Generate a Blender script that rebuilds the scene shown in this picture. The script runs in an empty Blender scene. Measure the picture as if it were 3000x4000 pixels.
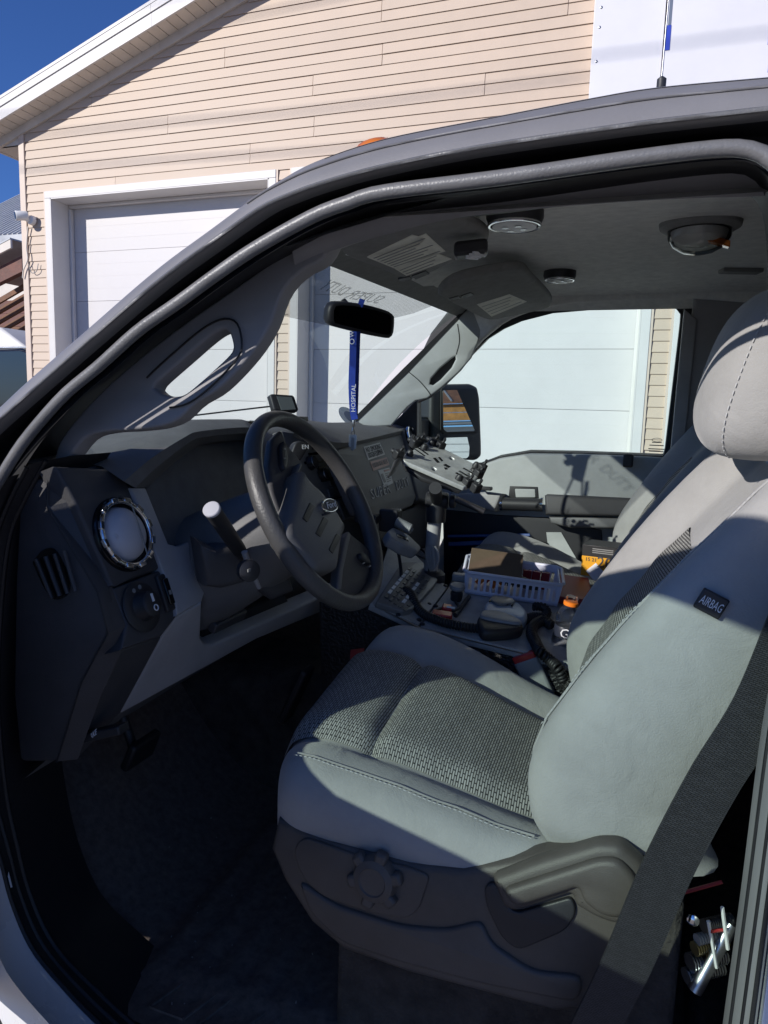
import bpy, bmesh, math, random
from mathutils import Vector, Matrix
random.seed(7)
V = Vector
scene = bpy.context.scene
R_ = math.radians
# ---------------------------------------------------------------- camera
YAW, PITCH, ROLL, FPX = R_(19.76), R_(-7.94), R_(1.73), 2800.0
CAM = V((0, -.85, 1.65))
_f = V((-math.sin(YAW)*math.cos(PITCH), math.cos(YAW)*math.cos(PITCH), math.sin(PITCH)))
_r0 = V((math.cos(YAW), math.sin(YAW), 0)); _u0 = _r0.cross(_f)
_r = _r0*math.cos(ROLL) + _u0*math.sin(ROLL); _u = -_r0*math.sin(ROLL) + _u0*math.cos(ROLL)
cam_d = bpy.data.cameras.new('camera'); cam = bpy.data.objects.new('camera', cam_d)
scene.collection.objects.link(cam)
cam.matrix_world = Matrix(((_r.x,_u.x,-_f.x,CAM.x),(_r.y,_u.y,-_f.y,CAM.y),(_r.z,_u.z,-_f.z,CAM.z),(0,0,0,1)))
cam_d.sensor_fit = 'HORIZONTAL'; cam_d.sensor_width = 36; cam_d.lens = 36*FPX/3000
cam_d.clip_start = .02; cam_d.clip_end = 2000
scene.camera = cam
# ---------------------------------------------------------------- world, sun, exposure
SUN = V((.65, 1, -.5)).normalized()
world = bpy.data.worlds.new('World'); scene.world = world; world.use_nodes = True
nt = world.node_tree; bg = nt.nodes['Background']
sky = nt.nodes.new('ShaderNodeTexSky'); sky.sky_type = 'NISHITA'; sky.sun_disc = False
sky.sun_elevation = math.asin(-SUN.z); sky.sun_rotation = math.atan2(-SUN.x, -SUN.y)
sky.altitude = 600; sky.air_density = 1.0; sky.dust_density = .0; sky.ozone_density = 4.0
tint = nt.nodes.new('ShaderNodeMix'); tint.data_type = 'RGBA'; tint.blend_type = 'MULTIPLY'; tint.inputs[0].default_value = 1.0
tint.inputs[7].default_value = (.68, .97, 1.62, 1); nt.links.new(sky.outputs[0], tint.inputs[6]); nt.links.new(tint.outputs[2], bg.inputs[0]); bg.inputs[1].default_value = .075
sun_d = bpy.data.lights.new('sun', 'SUN'); sun_d.energy = 4.5; sun_d.angle = R_(.53); sun_d.color = (1, .955, .9)
sun = bpy.data.objects.new('sun', sun_d); scene.collection.objects.link(sun)
sun.rotation_euler = SUN.to_track_quat('-Z', 'Y').to_euler(); sun.location = (-8, -12, 12)
scene.view_settings.view_transform = 'Standard'; scene.view_settings.look = 'None'
scene.view_settings.exposure = .0; scene.view_settings.gamma = 1.0; scene.view_settings.use_curve_mapping = False

# ---------------------------------------------------------------- pixel -> place (photo measured at 1659 px width)
SC = 3000/1659.0
def ray(px, py):
    return _r*((px*SC-1500)/FPX) - _u*((py*SC-2000)/FPX) + _f
def Y(px, py, y):
    d = ray(px, py); return CAM + d*((y-CAM.y)/d.y)
def Xp(px, py, x):
    d = ray(px, py); return CAM + d*((x-CAM.x)/d.x)
class Plane:
    def __init__(s, o, n, up=V((0,0,1))):
        s.o = V(o); s.n = V(n).normalized()
        s.u = up.cross(s.n)
        if s.u.length < 1e-4: s.u = V((1,0,0))
        s.u.normalize(); s.v = s.n.cross(s.u)
    def hit(s, px, py):
        d = ray(px, py); return CAM + d*((s.o-CAM).dot(s.n)/d.dot(s.n))
    def uv(s, p): q = V(p)-s.o; return (q.dot(s.u), q.dot(s.v))
    def at(s, a, b, h=0): return s.o + s.u*a + s.v*b + s.n*h
    def off(s, h): return Plane(s.o+s.n*h, s.n)
def plane3(a, b, c):
    n = (b-a).cross(c-a).normalized()
    if n.dot(CAM-a) < 0: n = -n
    return Plane(a, n)

# ---------------------------------------------------------------- materials
MATS = {}
def mat(name, col, rough=.6, metal=0, bump=None, var=None, spec=.5, coat=0, emit=None, aniso=None):
    m = bpy.data.materials.new(name); m.use_nodes = True
    t = m.node_tree; b = t.nodes['Principled BSDF']
    b.inputs['Base Color'].default_value = (*col, 1); b.inputs['Roughness'].default_value = rough
    b.inputs['Metallic'].default_value = metal; b.inputs['Specular IOR Level'].default_value = spec
    b.inputs['Coat Weight'].default_value = coat
    tc = t.nodes.new('ShaderNodeTexCoord')
    if var:
        n = t.nodes.new('ShaderNodeTexNoise'); n.inputs['Scale'].default_value = var[0]; n.inputs['Detail'].default_value = 5
        n.inputs['Roughness'].default_value = .65
        mp = t.nodes.new('ShaderNodeMapRange'); mp.inputs[1].default_value = .3; mp.inputs[2].default_value = .7
        mp.inputs[3].default_value = 1-var[1]; mp.inputs[4].default_value = 1+var[1]
        mx = t.nodes.new('ShaderNodeVectorMath'); mx.operation = 'SCALE'; mx.inputs[0].default_value = col
        t.links.new(tc.outputs['Object'], n.inputs['Vector']); t.links.new(n.outputs[0], mp.inputs[0])
        t.links.new(mp.outputs[0], mx.inputs['Scale']); t.links.new(mx.outputs[0], b.inputs['Base Color'])
        rr = t.nodes.new('ShaderNodeMapRange'); rr.inputs[3].default_value = max(.03, rough-.08); rr.inputs[4].default_value = min(1, rough+.08)
        t.links.new(n.outputs[0], rr.inputs[0]); t.links.new(rr.outputs[0], b.inputs['Roughness'])
    if bump:
        n2 = t.nodes.new('ShaderNodeTexNoise'); n2.inputs['Scale'].default_value = bump[0]; n2.inputs['Detail'].default_value = 3
        bp = t.nodes.new('ShaderNodeBump'); bp.inputs['Strength'].default_value = bump[1]; bp.inputs['Distance'].default_value = bump[2] if len(bump) > 2 else .002
        t.links.new(tc.outputs['Object'], n2.inputs['Vector']); t.links.new(n2.outputs[0], bp.inputs['Height'])
        t.links.new(bp.outputs[0], b.inputs['Normal'])
    if emit:
        b.inputs['Emission Color'].default_value = (*emit[0], 1); b.inputs['Emission Strength'].default_value = emit[1]
    MATS[name] = m; return m
def glass(name, tint, gloss=.06, rough=.0):
    m = bpy.data.materials.new(name); m.use_nodes = True; t = m.node_tree; t.nodes.clear()
    out = t.nodes.new('ShaderNodeOutputMaterial'); tr = t.nodes.new('ShaderNodeBsdfTransparent'); gl = t.nodes.new('ShaderNodeBsdfGlossy')
    fr = t.nodes.new('ShaderNodeFresnel'); fr.inputs[0].default_value = 1.45
    sc = t.nodes.new('ShaderNodeMath'); sc.operation = 'MULTIPLY'; sc.inputs[1].default_value = gloss*10
    mx = t.nodes.new('ShaderNodeMixShader'); tr.inputs[0].default_value = (*tint, 1); gl.inputs[0].default_value = (1,1,1,1); gl.inputs[1].default_value = rough
    t.links.new(fr.outputs[0], sc.inputs[0]); t.links.new(sc.outputs[0], mx.inputs[0]); t.links.new(tr.outputs[0], mx.inputs[1]); t.links.new(gl.outputs[0], mx.inputs[2])
    t.links.new(mx.outputs[0], out.inputs[0]); MATS[name] = m; return m

M = MATS
mat('rubber', (.014,.014,.016), .5, bump=(300,.15))
mat('rubber_lit', (.16,.158,.16), .38, bump=(300,.25), var=(18,.16))  # paler copy of rubber, stands in for sun on seal and ridges
mat('rail', (.20,.194,.2), .42, bump=(240,.10), var=(5,.08))
mat('black_plastic', (.026,.026,.029), .48, bump=(600,.15))
mat('dash', (.055,.054,.058), .58, bump=(520,.28), var=(9,.18))
mat('dash_top', (.13,.13,.13), .75, bump=(700,.3), var=(30,.15))
mat('dash_grey', (.36,.355,.36), .5, bump=(600,.12), var=(12,.1))
mat('dash_mid', (.12,.121,.125), .55, bump=(520,.2), var=(10,.12))
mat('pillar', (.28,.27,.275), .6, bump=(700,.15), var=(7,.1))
mat('pillar_sunlit', (.38,.40,.40), .6, bump=(700,.12), var=(9,.1))  # paler copy of pillar, tone stands for sun on the trim
mat('headliner', (.72,.705,.665), .95, bump=(900,.35), var=(40,.12))
mat('visor', (.24,.237,.227), .8, bump=(800,.2), var=(40,.15))
mat('door_trim', (.40,.42,.42), .6, bump=(420,.3), var=(12,.08))
mat('fabric_side', (.30,.305,.31), .9, bump=(950,.3), var=(6,.12))
mat('seat_plastic', (.085,.074,.066), .5, bump=(700,.25), var=(8,.2))
mat('belt', (.022,.022,.024), .6, bump=(900,.5), var=(160,.4))
mat('carpet', (.045,.04,.037), .95, bump=(140,.9,.006), var=(22,.5))
mat('mat_rubber', (.115,.092,.078), .8, bump=(60,.4,.004), var=(60,.35))
mat('cluster', (.006,.006,.007), .2)
mat('chrome', (.75,.75,.76), .12, 1)
mat('steel', (.42,.42,.43), .32, 1, var=(40,.2))
mat('tray', (.6,.61,.6), .38, .3, var=(30,.2))
mat('white_paint', (.80,.80,.81), .28, coat=.6, var=(5,.03))
mat('white_plastic', (.78,.78,.77), .5, var=(6,.04))
mat('vent_ball', (.50,.50,.54), .5)
mat('siding', (.565,.445,.345), .55, bump=(30,.1), var=(3.0,.05))
mat('siding_trim', (.64,.52,.43), .5, var=(3,.05))
mat('garage', (.62,.595,.59), .5, bump=(60,.06), var=(2.5,.03))
mat('white_trim', (.66,.635,.615), .5, var=(3,.04))
mat('soffit', (.68,.62,.55), .6, var=(4,.08))
mat('groove', (.30,.27,.25), .8)
mat('roof_metal', (.30,.31,.33), .4, .3, var=(2,.2))
mat('sign_white', (.70,.69,.715), .4, var=(2,.03))
mat('sign_blue', (.02,.05,.42), .4)
mat('amber', (.75,.2,.01), .2, coat=.8)
mat('blue', (.012,.045,.34), .75, var=(60,.15), bump=(300,.3))
mat('blue_binder', (.02,.06,.22), .35)
mat('print_white', (.75,.76,.78), .6)
mat('paper', (.82,.8,.7), .7, var=(25,.15))
mat('sticker', (.55,.56,.55), .5, var=(30,.1))
mat('sticker_red', (.42,.24,.21), .5, var=(30,.12))
mat('print_dark', (.06,.06,.065), .6)
mat('print_grey', (.25,.25,.24), .6)
mat('red', (.42,.02,.02), .35, coat=.4)
mat('red_book', (.24,.012,.02), .5)
mat('basket', (.72,.74,.86), .4, coat=.1, var=(15,.05))
mat('cardboard', (.12,.085,.055), .8, var=(30,.15))
mat('yellow', (.72,.34,.01), .45)
mat('box_black', (.02,.02,.02), .4)
mat('radio_blue', (.32,.41,.5), .38, coat=.2)
mat('radio_grey', (.25,.26,.265), .42, bump=(300,.15))
mat('button', (.16,.165,.165), .4)
mat('button_white', (.75,.77,.77), .35)
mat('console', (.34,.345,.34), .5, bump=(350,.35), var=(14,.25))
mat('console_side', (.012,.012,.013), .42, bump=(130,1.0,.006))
mat('plate_blue', (.13,.16,.22), .4)
mat('orange', (.85,.22,.02), .4)
mat('label', (.02,.025,.04), .4)
mat('wood', (.17,.075,.035), .65, bump=(20,.5,.01), var=(5,.35))
mat('wood_red', (.15,.06,.045), .65, bump=(20,.4,.01), var=(6,.3))
mat('wood_tan', (.42,.2,.06), .6, bump=(20,.3,.01), var=(5,.3))
mat('shingle_white', (.75,.74,.72), .5, var=(4,.05))
mat('dark_window', (.03,.035,.045), .1)
mat('black_car', (.01,.01,.011), .15, coat=1)
mat('ground', (.25,.215,.185), .95, bump=(9,.7,.03), var=(1.2,.25))
mat('wire', (.02,.02,.02), .5)
mat('wire_grey', (.3,.3,.3), .5)
mat('brass', (.42,.34,.16), .35, .9)
mat('display', (.16,.18,.18), .12)
mat('mirror', (.85,.87,.88), .015, 1)
mat('mirror_dark', (.10,.10,.11), .06, 1)
mat('stitch', (.5,.5,.5), .8)
mat('stack', (.19,.192,.195), .45, bump=(500,.2))
mat('wheel_pad', (.12,.12,.12), .5, bump=(500,.3), var=(9,.1))
mat('wheel_rim', (.065,.064,.064), .42, bump=(260,.35), var=(20,.15))
mat('keys', (.1,.105,.105), .35)
glass('glass_windshield', (.86,.955,.92), .015)
glass('glass_side', (.90,.985,.955), .02)
glass('glass_door', (.74,.83,.79), .03)
glass('bottle_clear', (.86,.88,.92), .09, .02)
glass('lens_clear', (.8,.8,.78), .1, .03)

def upholstery(name, col):
    m = mat(name, col, .92, bump=(950,.35), var=(9,.10)); t = m.node_tree; b = t.nodes['Principled BSDF']
    tc = t.nodes.new('ShaderNodeTexCoord'); n = t.nodes.new('ShaderNodeTexNoise'); n.inputs['Scale'].default_value = 17; n.inputs['Detail'].default_value = 4; n.inputs['Distortion'].default_value = 1.2
    n3 = t.nodes.new('ShaderNodeTexNoise'); n3.inputs['Scale'].default_value = 420; n3.inputs['Detail'].default_value = 2
    bp = t.nodes.new('ShaderNodeBump'); bp.inputs['Strength'].default_value = .22; bp.inputs['Distance'].default_value = .012
    bq = t.nodes.new('ShaderNodeBump'); bq.inputs['Strength'].default_value = .5; bq.inputs['Distance'].default_value = .0012
    t.links.new(tc.outputs['Object'], n.inputs['Vector']); t.links.new(tc.outputs['Object'], n3.inputs['Vector'])
    t.links.new(n.outputs[0], bp.inputs['Height']); t.links.new(n3.outputs[0], bq.inputs['Height']); t.links.new(bp.outputs[0], bq.inputs['Normal']); t.links.new(bq.outputs[0], b.inputs['Normal'])
    b.inputs['Sheen Weight'].default_value = .25; b.inputs['Sheen Roughness'].default_value = .5
upholstery('fabric', (.345,.338,.328))
def webbing():
    m = bpy.data.materials.new('webbing'); m.use_nodes = True; t = m.node_tree; b = t.nodes['Principled BSDF']
    uv = t.nodes.new('ShaderNodeUVMap'); uv.uv_map = 'UVMap'
    br = t.nodes.new('ShaderNodeTexBrick'); br.offset = .5; br.inputs['Brick Width'].default_value = .0052; br.inputs['Row Height'].default_value = .0024; br.inputs['Scale'].default_value = 1
    br.inputs['Mortar Size'].default_value = .0004; br.inputs['Mortar Smooth'].default_value = .8
    br.inputs['Color1'].default_value = (.045,.045,.048,1); br.inputs['Color2'].default_value = (.03,.03,.032,1); br.inputs['Mortar'].default_value = (.008,.008,.009,1)
    t.links.new(uv.outputs[0], br.inputs['Vector']); t.links.new(br.outputs['Color'], b.inputs['Base Color']); b.inputs['Roughness'].default_value = .55
    bp = t.nodes.new('ShaderNodeBump'); bp.inputs['Strength'].default_value = .8; bp.inputs['Distance'].default_value = .002; bp.invert = True
    t.links.new(br.outputs['Fac'], bp.inputs['Height']); t.links.new(bp.outputs[0], b.inputs['Normal']); MATS['webbing'] = m
webbing()
def per_object(name, amt):
    t = M[name].node_tree; b = t.nodes['Principled BSDF']; src = b.inputs['Base Color'].links[0].from_socket
    oi = t.nodes.new('ShaderNodeObjectInfo'); mp = t.nodes.new('ShaderNodeMapRange'); mp.inputs[3].default_value = 1-amt; mp.inputs[4].default_value = 1+amt
    mx = t.nodes.new('ShaderNodeVectorMath'); mx.operation = 'SCALE'
    t.links.new(oi.outputs['Random'], mp.inputs[0]); t.links.new(src, mx.inputs[0]); t.links.new(mp.outputs[0], mx.inputs['Scale']); t.links.new(mx.outputs[0], b.inputs['Base Color'])
for nm_ in ('siding', 'soffit', 'garage'): per_object(nm_, .035)
def knit_material():
    m = bpy.data.materials.new('knit_insert'); m.use_nodes = True; t = m.node_tree; b = t.nodes['Principled BSDF']
    uv = t.nodes.new('ShaderNodeUVMap'); uv.uv_map = 'UVMap'
    br = t.nodes.new('ShaderNodeTexBrick'); br.inputs['Scale'].default_value = 1.0
    br.offset = .5; br.inputs['Brick Width'].default_value = .0125; br.inputs['Row Height'].default_value = .0042
    br.inputs['Mortar Size'].default_value = .0009; br.inputs['Mortar Smooth'].default_value = .6
    br.inputs['Color1'].default_value = (.40,.395,.37,1); br.inputs['Color2'].default_value = (.29,.285,.27,1); br.inputs['Mortar'].default_value = (.035,.034,.035,1)
    t.links.new(uv.outputs[0], br.inputs['Vector']); t.links.new(br.outputs['Color'], b.inputs['Base Color'])
    bp = t.nodes.new('ShaderNodeBump'); bp.inputs['Strength'].default_value = .9; bp.inputs['Distance'].default_value = .003; bp.invert = True
    t.links.new(br.outputs['Fac'], bp.inputs['Height']); t.links.new(bp.outputs[0], b.inputs['Normal'])
    b.inputs['Roughness'].default_value = .9; MATS['knit'] = m
knit_material()
def dot_film():
    m = bpy.data.materials.new('dot_film'); m.use_nodes = True; t = m.node_tree; t.nodes.clear()
    out = t.nodes.new('ShaderNodeOutputMaterial'); tr = t.nodes.new('ShaderNodeBsdfTransparent'); df = t.nodes.new('ShaderNodeBsdfDiffuse')
    df.inputs[0].default_value = (.04,.06,.06,1)
    uv = t.nodes.new('ShaderNodeUVMap'); uv.uv_map = 'UVMap'
    wv = t.nodes.new('ShaderNodeTexWave'); wv.wave_type = 'BANDS'; wv.bands_direction = 'DIAGONAL'; wv.inputs['Scale'].default_value = 42
    mp = t.nodes.new('ShaderNodeMapRange'); mp.inputs[3].default_value = .25; mp.inputs[4].default_value = .6
    mx = t.nodes.new('ShaderNodeMixShader')
    t.links.new(uv.outputs[0], wv.inputs['Vector']); t.links.new(wv.outputs['Fac'], mp.inputs[0]); t.links.new(mp.outputs[0], mx.inputs[0])
    t.links.new(tr.outputs[0], mx.inputs[1]); t.links.new(df.outputs[0], mx.inputs[2]); t.links.new(mx.outputs[0], out.inputs[0]); MATS['dot_film'] = m
dot_film()

def thin_print():
    m = bpy.data.materials.new('film_print'); m.use_nodes = True; t = m.node_tree; t.nodes.clear()
    out = t.nodes.new('ShaderNodeOutputMaterial'); tr = t.nodes.new('ShaderNodeBsdfTransparent'); df = t.nodes.new('ShaderNodeBsdfDiffuse'); df.inputs[0].default_value = (.03,.05,.045,1)
    mx = t.nodes.new('ShaderNodeMixShader'); mx.inputs[0].default_value = .28
    t.links.new(tr.outputs[0], mx.inputs[1]); t.links.new(df.outputs[0], mx.inputs[2]); t.links.new(mx.outputs[0], out.inputs[0]); MATS['film_print'] = m
thin_print()

# ---------------------------------------------------------------- mesh helpers
COL = scene.collection
def empty(name, loc, label=None, cat=None, group=None, kind=None):
    e = bpy.data.objects.new(name, None); COL.objects.link(e); e.location = loc; e.empty_display_size = .1
    tag(e, label, cat, group, kind); return e
def tag(o, label=None, cat=None, group=None, kind=None):
    if label: o['label'] = label
    if cat: o['category'] = cat
    if group: o['group'] = group
    if kind: o['kind'] = kind
    return o
def put(o, parent):
    if parent is not None:
        o.parent = parent
        o.matrix_parent_inverse = Matrix.Translation(-abs_loc(parent))
    return o
ABS = {}
def abs_loc(o):
    return ABS.get(o.name, V(o.location))
def finish(me, m, smooth=True, angle=38):
    me.materials.append(M[m] if isinstance(m, str) else m)
    if smooth:
        bm = bmesh.new(); bm.from_mesh(me)
        bmesh.ops.remove_doubles(bm, verts=bm.verts, dist=1e-6)
        bmesh.ops.recalc_face_normals(bm, faces=bm.faces)
        for f in bm.faces: f.smooth = True
        lim = R_(angle)
        for e in bm.edges:
            if len(e.link_faces) == 2: e.smooth = e.calc_face_angle(0) < lim
        bm.to_mesh(me); bm.free()
def mk(name, verts, faces, m, parent=None, smooth=True, bevel=0, subs=0, solid=0, angle=38, seg=2):
    me = bpy.data.meshes.new(name)
    me.from_pydata([tuple(v) for v in verts], [], faces); me.update()
    finish(me, m, smooth, angle)
    o = bpy.data.objects.new(name, me); COL.objects.link(o)
    if solid:
        s = o.modifiers.new('solid', 'SOLIDIFY'); s.thickness = solid; s.offset = 0
    if bevel:
        b = o.modifiers.new('bevel', 'BEVEL'); b.width = bevel; b.segments = seg; b.limit_method = 'ANGLE'; b.angle_limit = R_(35)
    if subs:
        s = o.modifiers.new('subs', 'SUBSURF'); s.levels = subs; s.render_levels = subs
    return put(o, parent)
def link_mesh(name, me, parent=None):
    o = bpy.data.objects.new(name, me); COL.objects.link(o); return put(o, parent)
def cr(pts, n):
    """Catmull-Rom resample of points (any dim tuples) by arc length, n samples"""
    P = [V(p) if len(p) == 3 else V((p[0], p[1], 0)) for p in pts]
    Q = [P[0]*2-P[1]] + P + [P[-1]*2-P[-2]]
    fine = []
    for i in range(1, len(Q)-2):
        a, b, c, d = Q[i-1], Q[i], Q[i+1], Q[i+2]
        for k in range(12):
            t = k/12
            fine.append(.5*((2*b)+(c-a)*t+(2*a-5*b+4*c-d)*t*t+(3*b-a-3*c+d)*t*t*t))
    fine.append(P[-1])
    L = [0]
    for i in range(1, len(fine)): L.append(L[-1]+(fine[i]-fine[i-1]).length)
    out = []; j = 0
    for k in range(n):
        s = L[-1]*k/(n-1)
        while j < len(L)-2 and L[j+1] < s: j += 1
        w = (s-L[j])/max(1e-9, L[j+1]-L[j]); out.append(fine[j].lerp(fine[j+1], min(1, max(0, w))))
    return out
def pxcurve(pts, y, n=70):
    """pixel curve -> places at depth y (y number, or list per control point)"""
    if isinstance(y, (int, float)): y = [y]*len(pts)
    c = cr([(p[0], p[1], yy*400) for p, yy in zip(pts, y)], n)
    return [Y(q.x, q.y, q.z/400) for q in c]
def strip(rows, closed=False):
    n = len(rows[0]); vs = [p for r in rows for p in r]; fs = []
    for i in range(len(rows)-1):
        for j in range(n-1 if not closed else n):
            k = (j+1) % n; fs.append((i*n+j, i*n+k, (i+1)*n+k, (i+1)*n+j))
    return vs, fs
def tube_geo(path, r, seg=10, cap=True):
    P = [V(p) for p in path]; n = len(P); vs = []; fs = []
    rr = r if isinstance(r, (list, tuple)) else [r]*n
    t0 = (P[1]-P[0]).normalized(); a = t0.orthogonal().normalized()
    for i in range(n):
        t = (P[min(i+1, n-1)]-P[max(i-1, 0)])
        t = t.normalized() if t.length > 1e-9 else t0
        a = (a-t*a.dot(t)); a = a.normalized() if a.length > 1e-6 else t.orthogonal().normalized()
        b = t.cross(a)
        for k in range(seg):
            an = 2*math.pi*k/seg; vs.append(P[i]+(a*math.cos(an)+b*math.sin(an))*rr[i])
    for i in range(n-1):
        for k in range(seg):
            k2 = (k+1) % seg; fs.append((i*seg+k, i*seg+k2, (i+1)*seg+k2, (i+1)*seg+k))
    if cap:
        fs.append(tuple(range(seg-1, -1, -1))); fs.append(tuple((n-1)*seg+k for k in range(seg)))
    return vs, fs
def tube(name, path, r, m, parent=None, seg=10, n=None):
    if n: path = cr([tuple(p) for p in path], n)
    v, f = tube_geo(path, r, seg); return mk(name, v, f, m, parent, angle=60)
class G:
    """collects geometry for one mesh"""
    def __init__(s): s.v = []; s.f = []
    def add(s, vf):
        o = len(s.v); s.v += list(vf[0]); s.f += [tuple(i+o for i in q) for q in vf[1]]; return s
    def mk(s, name, m, parent=None, **k): return mk(name, s.v, s.f, m, parent, **k)
def box_geo(c, ax, ay, az, h):
    """box with centre c, unit axes and half sizes h"""
    c = V(c); vs = []
    for sx in (-1, 1):
        for sy in (-1, 1):
            for sz in (-1, 1): vs.append(c+V(ax)*h[0]*sx+V(ay)*h[1]*sy+V(az)*h[2]*sz)
    return vs, [(0,1,3,2),(4,6,7,5),(0,4,5,1),(2,3,7,6),(0,2,6,4),(1,5,7,3)]
EX, EY, EZ = V((1,0,0)), V((0,1,0)), V((0,0,1))
def abox(x0, x1, y0, y1, z0, z1):
    return box_geo(((x0+x1)/2, (y0+y1)/2, (z0+z1)/2), EX, EY, EZ, (abs(x1-x0)/2, abs(y1-y0)/2, abs(z1-z0)/2))
def bx(name, x0, x1, y0, y1, z0, z1, m, parent=None, bevel=0, **k):
    v, f = abox(x0, x1, y0, y1, z0, z1); return mk(name, v, f, m, parent, bevel=bevel, **k)
def obox(name, c, ax, ay, az, h, m, parent=None, bevel=0, **k):
    v, f = box_geo(c, ax, ay, az, h); return mk(name, v, f, m, parent, bevel=bevel, **k)
def lathe_geo(c, axis, prof, seg=24, ref=None, squash=1):
    """prof: list of (radius, height along axis)"""
    c = V(c); t = V(axis).normalized(); a = (V(ref)-t*V(ref).dot(t)).normalized() if ref else t.orthogonal().normalized(); b = t.cross(a)
    vs = []; fs = []
    for r, h in prof:
        for k in range(seg):
            an = 2*math.pi*k/seg; vs.append(c+t*h+(a*math.cos(an)+b*math.sin(an)*squash)*r)
    for i in range(len(prof)-1):
        for k in range(seg):
            k2 = (k+1) % seg; fs.append((i*seg+k, i*seg+k2, (i+1)*seg+k2, (i+1)*seg+k))
    fs.append(tuple(range(seg-1, -1, -1))); fs.append(tuple((len(prof)-1)*seg+k for k in range(seg)))
    return vs, fs
def lathe(name, c, axis, prof, m, parent=None, seg=24, **k):
    sq = k.pop('squash', 1); ref = k.pop('ref', None)
    v, f = lathe_geo(c, axis, prof, seg, ref, sq); return mk(name, v, f, m, parent, **k)
def round_poly(pts, r, n=4):
    """round the corners of a 2d polygon"""
    out = []; N = len(pts)
    for i in range(N):
        p = V((*pts[i], 0)); a = V((*pts[i-1], 0)); b = V((*pts[(i+1) % N], 0))
        da = a-p; db = b-p; rr = min(r, da.length*.45, db.length*.45)
        s = p+da.normalized()*rr; e = p+db.normalized()*rr
        for k in range(n+1):
            t = k/n; q = s*(1-t)**2+p*2*t*(1-t)+e*t*t; out.append((q.x, q.y))
    return out
def panel(name, pxs, pl, thick, m, parent=None, bevel=0, holes=(), rnd=0, smooth=0, raw=False, hround=0):
    """outline (pixels, or plane uv when raw) on a plane, made solid: front face on the plane, body behind it"""
    def conv(L, rd):
        uv = list(L) if raw else [pl.uv(pl.hit(*p)) for p in L]
        if smooth: 
            c = cr([(*p, 0) for p in uv]+[(*uv[0], 0)], smooth+1)[:-1]; uv = [(p.x, p.y) for p in c]
        if rd: uv = round_poly(uv, rd)
        return uv
    cu = bpy.data.curves.new(name, 'CURVE'); cu.dimensions = '2D'; cu.fill_mode = 'BOTH'
    cu.extrude = max(thick/2-bevel, .0003); cu.bevel_depth = bevel; cu.bevel_resolution = 2; cu.offset = -bevel
    for L, rd in [(pxs, rnd)]+[(h, hround or rnd) for h in holes]:
        uv = conv(L, rd); sp = cu.splines.new('POLY'); sp.points.add(len(uv)-1); sp.use_cyclic_u = True
        for q, p in zip(sp.points, uv): q.co = (p[0], p[1], 0, 1)
    tmp = bpy.data.objects.new('tmp', cu); COL.objects.link(tmp)
    me = bpy.data.meshes.new_from_object(tmp); bpy.data.objects.remove(tmp); bpy.data.curves.remove(cu)
    me.name = name
    for v in me.vertices:
        c = v.co.copy(); v.co = pl.at(c.x, c.y, c.z-thick/2)
    me.materials.clear(); finish(me, m, True, 32)
    return link_mesh(name, me, parent)
def text(name, body, c, u, v, h, m, parent=None, ext=.0006, shear=0, fit=None):
    cu = bpy.data.curves.new(name, 'FONT'); cu.body = body; cu.size = 1; cu.align_x = 'CENTER'; cu.align_y = 'CENTER'; cu.shear = shear
    cu.extrude = .001; cu.resolution_u = 2
    tmp = bpy.data.objects.new('tmp', cu); COL.objects.link(tmp)
    me = bpy.data.meshes.new_from_object(tmp); bpy.data.objects.remove(tmp); bpy.data.curves.remove(cu)
    me.name = name; u = V(u).normalized(); v = V(v).normalized(); n = u.cross(v).normalized()
    xs = [q.co.x for q in me.vertices]; w = max(xs)-min(xs); su = h*1.4
    sv = su
    if fit: su = fit/w
    for q in me.vertices:
        p = q.co.copy(); q.co = V(c)+u*p.x*su+v*p.y*sv+n*(p.z/.001)*ext
    me.materials.clear(); me.materials.append(M[m])
    return link_mesh(name, me, parent)
def copy_to(o, off, parent=None):
    c = o.copy(); COL.objects.link(c); c.parent = None; c.matrix_parent_inverse = Matrix()
    c.location = V(o.location)+V(off); ABS[c.name] = V(off)
    if parent is not None:
        c.parent = parent; c.matrix_parent_inverse = Matrix.Translation(-abs_loc(parent))
    return c
def bend(f, nu, nv):
    """grid from f(u,v), u and v in 0..1"""
    rows = [[f(i/nu, j/nv) for j in range(nv+1)] for i in range(nu+1)]
    return strip(rows)
# ================================================================ SETTING
gv = [(-300,-300,0),(300,-300,0),(300,300,0),(-300,300,0)]
g = mk('ground', gv, [(0,1,2,3)], 'ground', smooth=False); tag(g, 'pale sandy gravel yard around the truck', None, None, 'structure')

YF = 6.457                      # facade plane
ROW = .1016; ZA = 4.516         # siding course height and one measured course line
XL, XC = -7.49, -7.58           # inner edge of corner post, corner
bld = empty('garage_building', (-2, YF, 0), 'long garage with beige clapboard siding, white overhead doors and gabled roof', 'building')
def rake(x): return 4.987 + .33*(x+7.58) if x < -1.9 else 4.987+.33*(5.68)-.33*(x+1.9)
DOORS = [(-7.10, -4.06), (-3.70, -.12), (.25, 3.8)]
TR = .085; ZT = 4.131
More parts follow.
